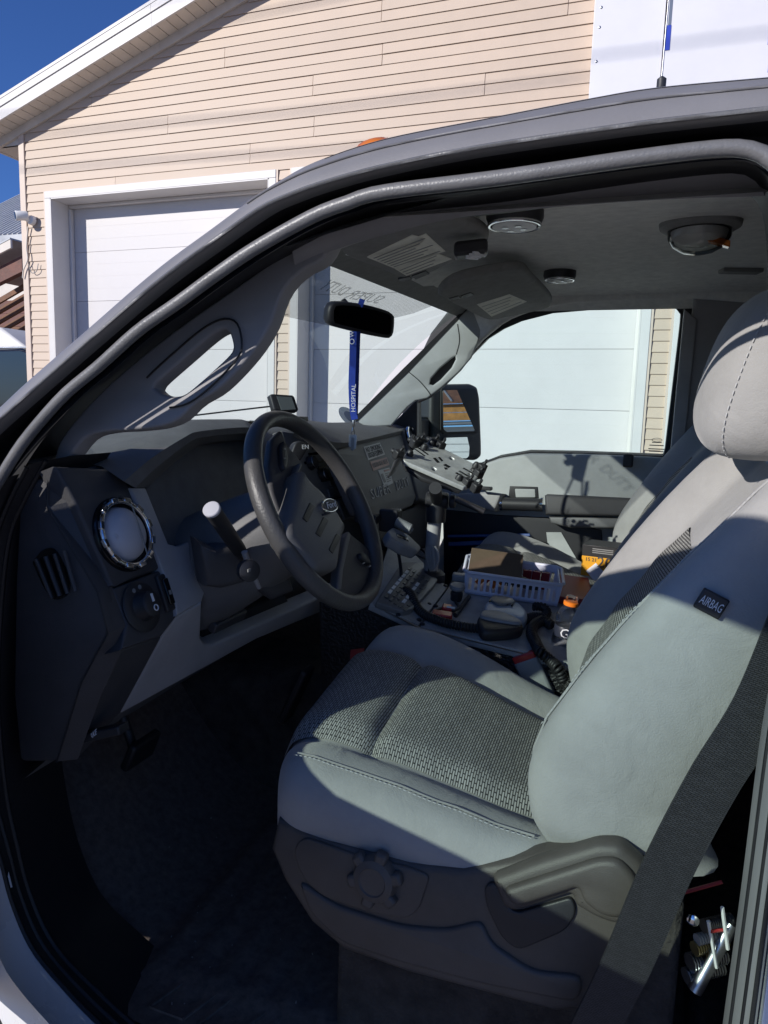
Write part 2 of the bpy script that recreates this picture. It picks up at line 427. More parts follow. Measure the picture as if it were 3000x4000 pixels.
# solid wall behind the boards
wall = G()
xs = [XC]+[v for d in DOORS for v in d]+[7.0]
wall.add(abox(XC+.004, DOORS[0][0], YF, YF+.3, 0, ZT)); wall.add(abox(DOORS[0][1], DOORS[1][0], YF, YF+.3, 0, ZT))
wall.add(abox(DOORS[1][1], DOORS[2][0], YF, YF+.3, 0, ZT)); wall.add(abox(DOORS[2][1], 5.5, YF, YF+.3, 0, ZT))
gx = [XC+.004, -1.9, 5.5]
v = []
for yy in (YF, YF+.3):
    for x in gx: v.append((x, yy, ZT))
    for x in gx: v.append((x, yy, rake(x)+.02))
wall.add((v, [(0,1,4,3),(1,2,5,4),(6,9,10,7),(7,10,11,8),(0,3,9,6),(2,8,11,5),(3,4,10,9),(4,5,11,10),(0,6,7,1),(1,7,8,2)]))
wall.add(abox(XC+.004, XC+.2, YF+.3, YF+9, 0, 4.95))
wall.mk('wall', 'siding_trim', bld, smooth=False)
def board(x0, x1, zb, proud=0, h=ROW):
    prof = [(-.0, .004), (-.017-proud, 0), (-.017-proud, .006), (-.005-proud, h+.002), (0, h+.002)]
    vs = [(x, YF+py, zb+pz) for x in (x0, x1) for py, pz in prof]
    fs = [(i, i+1, i+6, i+5) for i in range(4)]+[(4,0,5,9),(0,4,3,2,1),(5,6,7,8,9)]
    o = mk('siding_board', vs, fs, 'siding', bld, smooth=False); return o
segs = [(XL, -7.19), (-3.952, -3.79), (-.01, .163)]
for n in range(-31, -3):
    for k, (a, b) in enumerate(segs): board(a+.004, b-.002, ZA+n*ROW)
for n in range(-3, 16):
    zb = ZA+n*ROW
    xa = max(XL+.004, -7.58+(zb+.02-4.987+.10)/.33 if zb > 4.86 else -99)
    if zb > rake(-1.9): break
    xe = 3.4
    j0 = -7.2+((n//2)*1.47+.35*((n//2) % 3)) % 3.66
    js = [j0+3.66*k for k in range(4)]; cuts = [xa]+[j for j in js if xa+.3 < j < xe-.3]+[xe]
    for k in range(len(cuts)-1): board(cuts[k]+(.006 if k else 0), cuts[k+1], zb, proud=.0022*(k % 2))
# corner post
bx('corner_post', XC, XL, YF-.03, YF+.06, 0, 4.93, 'siding_trim', bld, bevel=.006)
bx('corner_post', XC, XC+.02, YF+.061, YF+.15, 0, 4.93, 'siding_trim', bld, bevel=.004)
# overhead doors
REC = .31
for di, (a, b) in enumerate(DOORS):
    d = bx('overhead_door', a-.05, b+.05, YF+REC+.045, YF+REC+.08, .0, ZT+.1, 'garage', bld)
    k = 0; zt = 3.552+.607
    while zt > .1:
        z0 = max(zt-.607, .01); pf = [(0, z0+.002)]
        for q in (.25, .5, .75):
            zq = z0+(zt-z0)*q; pf += [(0, zq-.003), (.0008, zq), (0, zq+.003)]
        pf += [(0, zt-.002), (.04, zt-.002), (.04, z0+.002)]
        zz = min(zt, ZT+.08); N = len(pf)
        vs = [(x, YF+REC+py, min(pz, ZT+.05)) for x in (a-.03, b+.03) for py, pz in pf]
        fs = [(i, (i+1) % N, (i+1) % N+N, i+N) for i in range(N)]+[tuple(range(N-1, -1, -1)), tuple(range(N, 2*N))]
        mk('door_section', vs, fs, 'garage', d, smooth=False); zt -= .607
    for nm, x0, x1 in (('door_trim', a-TR, a), ('door_trim', b, b+TR)):
        t = bx(nm, x0, x1, YF-.035, YF+.02, 0, ZT, 'white_trim', bld, bevel=.004)
        xi = (x1, x1+.012) if nm and x1 == a else (x0-.012, x0)
        bx('jamb_board', min(xi), max(xi), YF-.036, YF+REC-.01, 0, ZT-.013, 'white_trim', t)
        xs2 = (x1+.013, x1+.05) if x1 == a else (x0-.05, x0-.013)
        bx('stop_moulding', min(xs2), max(xs2), YF+REC-.06, YF+REC-.004, 0, ZT-.055, 'white_trim', t, bevel=.008)
    t = bx('door_trim', a-TR, b+TR, YF-.0365, YF+.02, ZT+.0005, ZT+TR, 'white_trim', bld, bevel=.004)
    bx('head_board', a+.013, b-.013, YF-.0355, YF+REC-.01, ZT-.012, ZT, 'white_trim', t)
    bx('stop_moulding', a+.013, b-.013, YF+REC-.06, YF+REC-.004, ZT-.05, ZT-.013, 'white_trim', t, bevel=.008)
    bx('casing_channel', a-TR-.022, a-TR-.001, YF-.028, YF+.01, 0, ZT+TR, 'siding_trim', bld)
    bx('casing_channel', b+TR+.001, b+TR+.022, YF-.028, YF+.01, 0, ZT+TR, 'siding_trim', bld)
# gable overhang: fascia boards, soffit slats, frieze, roof
OH = .28
def slope_box(x0, x1, y0, y1, dz0, dz1):
    vs = []
    for x in (x0, x1):
        for yy in (y0, y1):
            for dz in (dz0, dz1): vs.append((x, yy, rake(x)+dz))
    return vs, [(0,1,3,2),(4,6,7,5),(0,4,5,1),(2,3,7,6),(0,2,6,4),(1,5,7,3)]
for nm, dz0, dz1, y0 in (('fascia', -.012, .125, YF-OH-.022), ('drip_edge', .128, .205, YF-OH-.035)):
    for xa, xb in ((-8.06, -5.36), (-5.357, -1.9)):
        vf = slope_box(xa, xb, y0, YF-OH+.004, dz0, dz1); mk(nm, *vf, 'white_trim', bld, smooth=False)
    vf = slope_box(-1.897, 5.9, y0, YF-OH+.004, dz0, dz1); mk(nm, *vf, 'white_trim', bld, smooth=False)
x = -8.0
while x < -2.2:
    vf = slope_box(x, x+.112, YF-OH+.006, YF-.001, -.004, .010); mk('soffit_slat', *vf, 'soffit', bld, smooth=False); x += .122
mk('soffit_backing', *slope_box(-8.0, -1.9, YF-OH+.004, YF+.02, .014, .03), 'groove', bld, smooth=False)
for xa, xb in ((-7.97, -5.45), (-5.447, -1.9)):
    mk('frieze_board', *slope_box(xa, xb, YF-.042, YF-.001, -.10, .001), 'soffit', bld, smooth=False)
mk('roof', *slope_box(-8.1, -1.9, YF-OH-.04, YF+9.5, .207, .24), 'white_trim', bld, smooth=False)
mk('roof', *slope_box(-1.9, 5.95, YF-OH-.04, YF+9.5, .207, .24), 'white_trim', bld, smooth=False)
bx('eave_soffit', -8.02, XC-.002, YF-.002, YF+9.4, 4.80, 4.825, 'soffit', bld)
bx('eave_fascia', -8.06, -8.022, YF-.26, YF+9.45, 4.79, 5.02, 'white_trim', bld)
v = [(-8.02, YF-.004, 4.80), (XC, YF-.004, 4.80), (XC, YF-.004, 4.987), (-8.02, YF-.004, 4.84), (-8.02, YF+.03, 4.80), (XC, YF+.03, 4.80), (XC, YF+.03, 4.987), (-8.02, YF+.03, 4.84)]
mk('eave_return', v, [(0,1,2,3),(4,7,6,5),(0,4,5,1),(1,5,6,2),(2,6,7,3),(3,7,4,0)], 'soffit', bld, smooth=False)

# sign board on the facade, upper right
sg = empty('facade_sign', (.6, YF-.2, 4.4), 'large white sign board screwed to the siding above the cab roof', 'sign')
SY = YF-.19
pA = Y(1285, 0, SY); pB = Y(1276, 215, SY); pC = Y(1432, 100, SY)
xA = (pA.x+pB.x)/2-.01; xB = pC.x
bx('sign_panel', xA, xB, SY, SY+.17, 4.34, 6.05, 'sign_white', sg, bevel=.006)
bx('sign_panel', xB+.012, xB+3.0, SY-.02, SY+.17, 4.34, 6.05, 'sign_white', sg, bevel=.006)
p0 = Y(1437, 108, SY-.03); p1 = Y(1437, 55, SY-.03); p2 = Y(1437, -20, SY-.03)
bx('sign_stripe', p0.x-.004, p0.x+.034, SY-.026, SY-.018, p0.z, p1.z, 'sign_blue', sg)
bx('sign_stripe', p0.x+.006, p0.x+.03, SY-.0255, SY-.018, p1.z+.002, p2.z+.3, 'plate_blue', sg)
for py in (70, 130):
    q = Y(1662, py, SY-.03); bx('sign_stripe', q.x-.004, q.x+.3, SY-.026, SY-.018, q.z-.09, q.z+.09, 'sign_blue', sg)
for px, py in ((1343, 33), (1337, 118), (1327, 266), (1342, 32)):
    pass
for px, py in ((1343, 31), (1336, 117), (1328, 264)):
    q = Y(830+(px-829)*1.0, py, SY); q = Y(1299 if py < 60 else (1295 if py < 150 else 1288), {31:16, 117:59, 264:133}[py], SY)
    lathe('screw', (q.x, SY, q.z), (0,-1,0), [(.012,-.002),(.012,.003),(.006,.006)], 'steel', sg, seg=10)

# security camera on the corner
sc = empty('security_camera', (-7.55, YF-.03, 3.7), 'small white security camera with dark lens on the building corner', 'camera')
cP = Y(46, 466, YF-.16); cd = V((-.55, -.8, -.12)).normalized()
lathe('camera_body', cP+cd*-.05, cd, [(.03,-.03),(.052,-.02),(.056,.0),(.056,.11),(.05,.118)], 'white_plastic', sc, seg=20)
lathe('lens_face', cP+cd*.067, cd, [(.045,0),(.045,.004),(.02,.006)], 'cluster', sc, seg=20)
lathe('mount_dome', (cP.x+.05, YF-.03, cP.z-.03), (0,-1,0), [(.058,0),(.058,.03),(.05,.05),(.025,.06)], 'white_plastic', sc, seg=20)
tube('mount_arm', [(cP.x+.05, YF-.07, cP.z-.03), (cP.x+.03, YF-.11, cP.z-.04), cP+cd*-.05], .02, 'white_plastic', sc, n=8)
cw = tube('camera_cable', [(cP.x-.02, YF-.045, cP.z-.1), (cP.x-.05, YF-.05, cP.z-.35), (cP.x-.03, YF-.06, cP.z-.5), (cP.x-.1, YF-.06, cP.z-.62), (cP.x-.13, YF-.05, cP.z-.72)], .008, 'soffit', sc, n=24)
tube('camera_cable', [(cP.x-.03, YF-.045, cP.z-.55), (cP.x+.02, YF-.05, cP.z-.66), (cP.x+.1, YF-.05, cP.z-.64), (cP.x+.12, YF-.04, cP.z-.55)], .005, 'wire_grey', sc, n=20)

# overhead cables behind the viewer (their shadows fall across the siding)
def shadow_cable(pts, label, dist):
    W = [Y(a/SC, b/SC, YF-.02) for a, b in pts]
    W = [W[0]+(W[0]-W[1])*3] + W + [W[-1]+(W[-1]-W[-2])*2.5]
    o = tube('overhead_cable', [w-SUN*dist for w in W], .012, 'wire', None, n=60, seg=6)
    tag(o, label, 'cable', 'cables over the yard')
shadow_cable([(108,662),(600,624),(1200,588),(1700,540)], 'lower black overhead cable, its shadow just above the garage door', 13)
shadow_cable([(180,520),(600,479),(1200,430),(1800,354),(2306,295)], 'middle black overhead cable, its shadow running across the siding to the sign', 14)
shadow_cable([(1034,44),(1200,8),(1500,-55)], 'upper black overhead cable, its shadow under the gable', 14)

# far left: neighbouring house, lean-to shed and parked black car
YN = 15.0
nh = empty('neighbour_house', Y(20, 520, YN+1.5)*1, 'far house with striped metal roof at the left edge of the photo', 'house'); nh.location.z = 0
e0 = Y(-120, 470, YN); e1 = Y(70, 528, YN); e1.z = e0.z = (e0.z+e1.z)/2
e0 = Y(-160, 520, YN); e0.z = Y(25, 507, YN).z; e1 = V((Y(110, 540, YN).x, YN, e0.z))
rise = V((0, 4.0, 2.6))
mk('roof', [e0, e1, e1+rise, e0+rise, e0-V((0,0,.05)), e1-V((0,0,.05)), e1+rise-V((0,0,.05)), e0+rise-V((0,0,.05))], [(0,1,2,3),(4,7,6,5),(0,4,5,1),(1,5,6,2),(2,6,7,3),(3,7,4,0)], 'roof_metal', nh, smooth=False)
for k in range(26):
    q = e0.lerp(e1, (k+.5)/26)+V((0,0,.012)); tube('roof_rib', [q, q+rise], .03, 'shingle_white', nh, seg=4)
bx('fascia', e0.x, e1.x, YN-.02, YN+.03, e0.z-.25, e0.z-.052, 'roof_metal', nh)
bx('wall', e0.x, e1.x, YN+.35, YN+4, 0, e0.z-.1, 'soffit', nh)
w0 = Y(-10, 505, YN+.3); w1 = Y(27, 545, YN+.3)
wn = bx('window', w0.x, w1.x, YN+.28, YN+.36, w1.z-.5, w0.z-.05, 'dark_window', nh)
bx('frame', w0.x-.06, w0.x-.001, YN+.26, YN+.35, w1.z-.5, w0.z-.05, 'wood', wn); bx('frame', w1.x+.001, w1.x+.12, YN+.26, YN+.35, w1.z-.5, w0.z-.05, 'wood', wn)

YL = 11.5
ls = empty('lean_to_shed', V((Y(20, 700, YL).x, YL, 0)), 'brown timber lean-to shed beside the garage corner', 'shed')
a0 = Y(-80, 600, YL); a1 = Y(52, 540, YL); bz = Y(25, 590, YL)
dr = (a1-a0).normalized(); upv = V((-dr.z, 0, dr.x))
def beam(name, p, q, h, y0, y1, m):
    vs = [V((p.x, y0, p.z)), V((q.x, y0, q.z)), V((q.x, y0, q.z+h)), V((p.x, y0, p.z+h)), V((p.x, y1, p.z)), V((q.x, y1, q.z)), V((q.x, y1, q.z+h)), V((p.x, y1, p.z+h))]
    return mk(name, vs, [(0,1,2,3),(4,7,6,5),(0,4,5,1),(1,5,6,2),(2,6,7,3),(3,7,4,0)], m, ls, smooth=False)
beam('roof_edge', a0-V((0,0,.1)), a1-V((0,0,.03)), .17, YL-.35, YL-.3, 'soffit')
beam('roof_sheet', a0+V((0,0,.075)), a1+V((0,0,.145)), .03, YL-.36, YL+3, 'roof_metal')
beam('header_beam', Y(-80, 655, YL), Y(56, 588, YL), .32, YL-.1, YL+.05, 'wood_red')
for k in range(5):
    p = Y(-80, 700+k*22, YL+1.2+k*.25); q = Y(58, 620+k*22, YL+1.2+k*.25); beam('rafter', p, q, .12, YL+1.2+k*.25, YL+1.27+k*.25, 'wood')
pw0 = Y(-90, 720, YL+2.4); pw1 = Y(75, 600, YL+2.4)
for k in range(12):
    zz = .2+k*.34; bx('wall_plank', pw0.x-.5, pw1.x+.6, YL+2.6, YL+2.66, zz, zz+.332, 'wood_red' if k % 3 else 'wood', ls)
tube('hanging_wire', [Y(-5, 756, YL), Y(14, 762, YL), Y(30, 775, YL), Y(44, 776, YL)], .01, 'wire_grey', ls, n=14)
# black car under the shed
YC = 9.0
bc = empty('parked_car', V((Y(0, 800, YC).x-1.4, YC+.9, 0)), 'black parked car beyond the garage corner at the left edge', 'car')
c1 = Y(58, 760, YC); xr = c1.x+.05; zs = Y(30, 752, YC).z
prof = [(-4.6,.35),(-4.65,.8),(-4.2,1.0),(-3.4,1.08),(-2.7,1.55),(-2.4,1.64),(-.9,1.66),(-.4,1.6),(.05,1.12),(.12,.95),(.12,.35)]
sh = zs-1.2
def carbody(pts, y0, y1, name, m, p):
    vs = [(xr+a, y0, b) for a, b in pts]+[(xr+a, y1, b) for a, b in pts]; N = len(pts)
    return mk(name, vs, [tuple(range(N)), tuple(range(2*N-1, N-1, -1))]+[(i, i+N, (i+1) % N+N, (i+1) % N) for i in range(N)], m, p, bevel=.05)
carbody([(-4.6,.3),(-4.65,.8),(-4.2,zs-.1),(-.2,zs),(.1,zs-.08),(.12,.3)], YC, YC+1.8, 'body', 'black_car', bc)
carbody([(-3.9,zs+.002),(-3.1,zs+.36),(-.8,zs+.38),(-.15,zs+.002)], YC+.12, YC+1.68, 'glasshouse', 'shingle_white', bc)
carbody([(-4.1,zs-.035),(-4.1,zs-.005),(.02,zs+.03),(.02,zs-.0)], YC-.012, YC-.001, 'chrome_strip', 'steel', bc)
for wx in (-3.8, -.75):
    w = lathe('wheel', (xr+wx, YC+.02, .34), (0,-1,0), [(.34,-.2),(.34,-.02),(.30,.0),(.2,.0)], 'rubber', bc, seg=24)
    lathe('rim', (xr+wx, YC+.0, .34), (0,-1,0), [(.2,0),(.2,.02),(.05,.03)], 'steel', w, seg=16)
# ================================================================ THE TRUCK
trk = empty('truck', (-.4, .85, 0), 'white truck seen through its open driver door, dark cab with grey seats', 'truck')
# ---- driver door opening: rails and seals follow the measured outline
N_ = 90
K0 = [(-160,1020),(-60,932),(0,880),(60,824),(183,717),(333,587),(450,500),(553,424),(600,394),(680,352),(829,303),(1054,258),(1272,216),(1419,192),(1659,170),(1800,158)]
K1 = [(-160,1062),(-60,966),(0,910),(70,848),(195,738),(345,610),(465,522),(565,452),(625,424),(700,397),(829,362),(1039,320),(1359,273),(1500,256),(1659,238),(1800,222)]
K2 = [(-95,1260),(-60,1150),(-25,1075),(0,1035),(30,985),(67,934),(140,852),(213,791),(300,713),(384,654),(467,593),(553,535),(675,467),(750,438),(829,415),(1080,384),(1350,345),(1500,326),(1579,320),(1625,325),(1665,345),(1710,400),(1730,500),(1735,700)]
def off_px(c, d0, d1):
    """offset a pixel curve to its lower right by d0 (start) .. d1 (end)"""
    P = cr([(p[0], p[1], 0) for p in c], 48); out = []
    for i, p in enumerate(P):
        t = (P[min(i+1, 47)]-P[max(i-1, 0)]).normalized(); nrm = V((-t.y, t.x, 0)); d = d0+(d1-d0)*i/47
        out.append((p.x+nrm.x*d, p.y+nrm.y*d))
    return out
y0s = [-.03]*len(K0); y1s = [-.012]*len(K1)
c0 = pxcurve(K0, .018, N_); c1 = pxcurve(K1, -.020, N_)
cm = [(a*.55+b*.45)+V((0,-.010,.0)) for a, b in zip(c0, c1)]
cq = [(a*.25+b*.75)+V((0,-.007,.0)) for a, b in zip(c0, c1)]
c1b = [p+V((0,.028,0)) for p in c1]
back0 = [p+V((.0,.05,.012)) for p in c0]
v, f = strip([back0, [p+V((0,.006,.004)) for p in c0], c0, cm, cq, c1, [p+V((0,.004,-.002)) for p in c1], c1b]); rail = mk('door_rail', v, f, 'rail', trk, angle=50)
tube('rail_ridge', [p+V((0,-.006,-.001)) for p in c1], .0028, 'rubber_lit', rail, seg=6)
tube('rail_bead', [a*.6+b*.4+V((0,-.0115,0)) for a, b in zip(c0, c1)][int(N_*.42):], .0016, 'rail', rail, seg=6)
c2 = pxcurve(K2, -.012, N_)
K2a = off_px(K2, -13, -13); K3 = off_px(K2, 17, 17); K3b = off_px(K2, 24, 24); K4 = off_px(K2, 40, 62)
c2a = pxcurve(K2a, .02, N_); c3 = pxcurve(K3, .035, N_); c4 = pxcurve(K4, .12, N_)
# recess between rail and seal, flange behind the seal
v, f = strip([c1b, [p+V((0,.07,0)) for p in c1], c2a, [p+V((0,.04,0)) for p in c2a]]); mk('door_channel', v, f, 'rubber', trk, angle=50)
tube('door_seal', c2, .0085, 'rubber_lit', trk, seg=12)
v, f = strip([[p+V((0,.04,0)) for p in c2a], [p+V((0,.035,0)) for p in c2], c3, [p+V((0,.01,0)) for p in c3], c4, [p+V((0,.05,0)) for p in c4]]); mk('inner_flange', v, f, 'rubber', trk, angle=50)
tube('flange_lip', pxcurve(K3b, .058, N_), .0028, 'rubber_lit', trk, seg=6)
# lower front corner of the opening and white sill
L1 = [(150,985),(105,1060),(64,1140),(42,1300),(32,1500),(40,1680),(58,1800),(88,1917),(140,2030),(224,2117),(332,2212),(470,2300)]
L0 = [(0,1035),(-40,1130),(-70,1300),(-70,1560),(-35,1760),(0,1865),(24,1953),(68,2053),(140,2141),(208,2212),(300,2290),(430,2370)]
LW = [(-120,1100),(-140,1300),(-130,1560),(-80,1780),(-45,1900),(-25,1985),(4,2080),(44,2141),(100,2205),(190,2300),(320,2400),(430,2470)]
l1 = pxcurve(L1, .07, 60); l0 = pxcurve(L0, .0, 60); lw = pxcurve(LW, -.075, 60)
lm = [a.lerp(b, .5)+V((0,-.012,.006)) for a, b in zip(l0, l1)]; ln = [a.lerp(b, .25)+V((0,.012,0)) for a, b in zip(l0, l1)]
v, f = strip([[p+V((-.02,.12,0)) for p in l1], l1, lm, ln, l0]); mk('sill_seal', v, f, 'rubber', trk, angle=40)
for fr in (.12, .42, .7): tube('sill_seal_rib', [a.lerp(b, fr)+V((0,-.006,.004)) for a, b in zip(l0, l1)], .0045, 'rubber', trk, seg=6)
wm = [a.lerp(b, .35)+V((-.006,-.012,-.002)) for a, b in zip(l0, lw)]
v, f = strip([[p+V((0,.012,-.004)) for p in l0], [p+V((0,-.003,0)) for p in l0], wm, lw, [p+V((-.02,.01,-.12)) for p in lw]]); mk('sill_body', v, f, 'white_paint', trk, angle=70)
# rear edge of the opening: striker pillar, grey strip and white body side
B0 = [(1735,700),(1728,1100),(1690,1350),(1662,1480),(1638,1622),(1601,1916),(1561,2212),(1535,2400)]
B1 = [(1800,700),(1790,1100),(1762,1350),(1735,1500),(1712,1650),(1672,1930),(1634,2212),(1608,2400)]
B2 = [(2200,700),(2200,1100),(2200,1350),(2200,1500),(2200,1650),(2200,1930),(2200,2212),(2200,2400)]
b0 = pxcurve(B0, .02, 40); b1 = pxcurve(B1, -.025, 40); b2 = pxcurve(B2, -.05, 40)
bm_ = [a.lerp(b, .45)+V((0,-.02,0)) for a, b in zip(b0, b1)]
v, f = strip([[p+V((.03,.16,0)) for p in b0], b0, bm_, b1]); mk('pillar_strip', v, f, 'rail', trk, angle=60)
for fr in (.2, .5, .8): tube('pillar_rib', [a.lerp(b, fr)+V((0,-.016 if fr == .5 else -.009,0)) for a, b in zip(b0, b1)], .0025, 'rubber', trk, seg=6)
bs0 = [V((b1[0].x, b1[0].y, 1.93))]+b1+[V((b1[-1].x-.02, b1[-1].y, .45))]
v, f = strip([[p+V((0,.02,0)) for p in bs0], [p+V((.004,-.004,0)) for p in bs0], [V((.40, -.045, p.z)) for p in bs0], [V((.66, -.035, p.z)) for p in bs0], [V((.67, .1, p.z)) for p in bs0]]); mk('body_side', v, f, 'white_paint', trk, angle=50)
bx('rocker_panel', -.55, .66, -.07, .03, .42, .56, 'white_paint', trk, bevel=.02)
# ---- roof skin, white, with amber marker lamp and whip antenna
def zroof(yy): return 1.915+.14*(1-math.exp(-yy/.33))+.03*yy
def roofpt(u, w):
    x = -.66+u*1.24; yy = .06+w*1.62; z = zroof(yy)-(.10*max(0, 1-yy/.4)*max(0, min(1, (-.15-x)/.4)))
    if w > .9: z -= .10*((w-.9)/.1)**2
    if u < .1: z -= .03*(1-u/.1)**2
    return V((x, yy, z))
v, f = bend(roofpt, 20, 24); mk('roof_skin', v, f, 'white_paint', trk, angle=80)
rt = [p for p in c0 if p.x > -.42]
v, f = strip([[p+V((0,.0,.001)) for p in rt], [p+V((0,.012,.006)) for p in rt], [V((p.x, .09, min(zroof(.09), p.z+.022))) for p in rt]]); mk('roof_edge', v, f, 'white_paint', trk, angle=80)
q = Y(820, 306, .42); al = lathe('marker_lamp', (q.x, .42, q.z-.05), (-.25,0,1), [(.055,-.06),(.055,0),(.05,.025),(.036,.043),(.016,.052)], 'amber', trk, seg=20)
qa = Y(1424, 188, .9)
an = lathe('antenna', (qa.x, .9, qa.z-.32), (.012,0,1), [(.02,0),(.02,.04),(.006,.05),(.006,.29),(.010,.295),(.010,.335),(.004,.34)], 'black_plastic', trk, seg=12)
tube('whip', [(qa.x+.004, .9, qa.z+.02), (qa.x+.012, .9, qa.z+.8)], .0016, 'steel', an, seg=6)
# ---- headliner
def hl(u, w):
    x = -.615+u*1.15; yy = .10+w*1.50
    z = 1.905+.055*yy/1.0
    z += .075*min(1, math.sin(math.pi*min(1, max(0, w*1.0)))**.45 if 0 < w < 1 else 0)
    if u < .12: z -= .035*(1-u/.12)**1.5
    return V((x, yy, z))
v, f = bend(hl, 24, 24); mk('headliner', v, f, 'headliner', trk, angle=80)
tr = [hl(u/24, 0) for u in range(25)]
ins = [Y(*p, .125) for p in [(640,584),(697,550),(760,527),(829,508),(940,480),(1054,462),(1250,443),(1450,430),(1659,424),(1780,424)]]
ins = cr([tuple(p) for p in ins], 50)
outr = [V((p.x, .10, p.z+.06)) for p in ins]
hg = [V((p.x, .22, hl(max(0, min(1, (p.x+.615)/1.15)), .08).z+.004)) for p in ins]
v, f = strip([outr, [p+V((0,-.012,.02)) for p in ins], ins, [p+V((0,.05,.016)) for p in ins], hg]); mk('headliner_edge', v, f, 'pillar', trk, angle=80)
# ---- driver A pillar trim with grab-handle opening
PA = Plane((0, .12, 1.7), (.03, -1, .10))
ptrim = [(730,500),(700,556),(655,582),(622,612),(603,645),(588,690),(572,722),(545,762),(505,808),(465,845),(420,872),(385,905),(345,921),(290,928),(230,932),(185,945),(150,985),(118,1015),(128,955),(200,864),(290,782),(390,704),(490,634),(590,563),(655,522)]
hole = [(331,838),(340,824),(392,778),(440,736),(466,717),(484,711),(494,718),(500,735),(502,750),(496,764),(470,790),(430,826),(400,850),(380,856),(360,854),(342,848)]
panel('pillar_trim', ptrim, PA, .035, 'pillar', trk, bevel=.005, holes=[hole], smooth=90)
ph = PA.off(.004)
lip = [PA.at(*PA.uv(PA.hit(*p)), .004) for p in [(300,855),(318,820),(380,762),(440,712),(485,690),(515,700),(525,745),(515,775),(470,825),(420,866),(380,880),(340,880),(310,866)]]
lip = cr([tuple(p) for p in lip+[lip[0]]], 60)
tube('handle_seam', lip[4:52], .0016, 'rubber', trk, seg=5)
# ---- windscreen
def ws_top(w): return V((-.615-.075*math.sin(math.pi*w), .28+1.24*w, 1.935+.045*w+.03*math.sin(math.pi*w)))
def ws_bot(w): return V((-1.03-.24*math.sin(math.pi*w)+.06*w, .08+1.44*w, 1.575+.035*w))
def ws(u, w): return ws_top(w).lerp(ws_bot(w), u)+V((-.02*math.sin(math.pi*u), 0, .02*math.sin(math.pi*u)))
v, f = bend(ws, 10, 24); wsh = mk('windscreen', v, f, 'glass_windshield', trk, angle=89)
# header trim over the windscreen
v, f = strip([[ws(0, k/24)+V((.006,0,-.012)) for k in range(25)], [ws(0, k/24)+V((.03,0,-.004)) for k in range(25)], [hl(.05, .09+.88*k/24)+V((0,0,.004)) for k in range(25)]]); mk('header_trim', v, f, 'visor', trk)
# perforated film with the lettering, fixed to the inner face
def film(u, w):
    a = .16+.70*w; dep = .30 if w < .72 else .30*(1-(w-.72)/.28)**.6
    return ws(u*dep, a)+V((.004, 0, -.004))
v, f = bend(film, 8, 24); fo = mk('windscreen_film', v, f, 'dot_film', wsh, angle=89)
uvl = fo.data.uv_layers.new(name='UVMap')
for lo in fo.data.loops:
    co = fo.data.vertices[lo.vertex_index].co; uvl.data[lo.index].uv = (co.y*1.6, co.z*5+co.y*.6)
def on_ws(px, py):
    d = ray(px, py); best = None
    lo_, hi_ = .5, 4.0
    for i in range(400):
        t = .6+i*.006; p = CAM+d*t
        w = (p.y-.28)/1.24; 
        w2 = (p.y-.08)/1.44
        u = (1.95-p.z)/.36; wv = w*(1-u)+w2*u
        e = (ws(u, wv)-p).length
        if best is None or e < best[0]: best = (e, p, u, wv)
    return best[1]
def ws_word(wd, pa, pb, h):
    A = on_ws(*pa); B = on_ws(*pb); dirn = (A-B)       # read from outside: runs right to left from here
    down = (ws(.5, .5)-ws(0, .5)).normalized()
    text('lettering', wd, (A+B)*.5+V((.008,0,-.008)), dirn, -down, h, 'film_print', wsh, ext=.0004, shear=.15, fit=dirn.length)
ws_word('SUPER', (748,629), (818,643), .036)
ws_word('DUTY', (692,607), (742,625), .036)
qd = on_ws(752, 902); stk = lathe('round_decal', qd+V((.004,0,.002)), (.7,-.25,.65), [(.045,0),(.045,.001)], 'sticker', wsh, seg=24, squash=1)
stk2 = lathe('round_decal', qd+V((.0055,0,.0035)), (.7,-.25,.65), [(.024,0),(.024,.001)], 'plate_blue', wsh, seg=20)
# wiper and cowl outside the glass
v, f = bend(lambda u, w: ws_bot(w)+V((-.01-.42*u, 0, -.012-.05*u)), 4, 24); mk('cowl', v, f, 'black_plastic', trk)
for k in range(36):
    p = ws_bot(.03+k*.024)+V((-.045,0,.002)); obox('cowl_louvre', p, EX, EY, EZ, (.018,.004,.006), 'black_plastic', trk)
tube('wiper', [ws_bot(.02)+V((-.05,0,.05)), ws_bot(.2)+V((-.06,0,.034)), ws_bot(.45)+V((-.06,0,.028)), ws_bot(.6)+V((-.08,0,.03))], .006, 'black_plastic', trk, n=16)
# hood and front body, white
v, f = bend(lambda u, w: V((-1.3-.95*u-.1*math.sin(math.pi*w), -.02+1.72*w, 1.50-.06*u+.02*w+.05*math.sin(math.pi*w))), 6, 12); mk('bonnet', v, f, 'white_paint', trk)
# ---- passenger side: door, window frame, glass, pillars
PW = Plane((0, 1.70, 1.5), (0, -1, -.17))
win = [(902,872),(925,862),(956,836),(990,803),(1015,770),(1051,733.5),(1085,712),(1124,695),(1194,677),(1308,667.5),(1400,664),(1447,664.6),(1461,668),(1470,680),(1469,697),(1436,974),(1432,986),(1382,984),(1250,979),(1143,977),(1078,988),(1036,1004),(1000,1022),(960,1045),(905,1060)]
frm = [(872,1085),(868,850),(930,720),(1000,630),(1080,590),(1300,570),(1480,580),(1540,620),(1560,700),(1545,1010),(1500,1040),(1200,1030)]
panel('window_frame', frm, PW, .05, 'rubber', trk, bevel=.006, holes=[win])
wo = [(885,860),(950,815),(1005,765),(1080,700),(1190,665),(1400,655),(1480,660),(1478,720),(1440,1000),(1030,1010),(960,1060),(885,1075)]
sg_ = panel('side_window', wo, PW.off(-.03), .004, 'glass_side', trk)
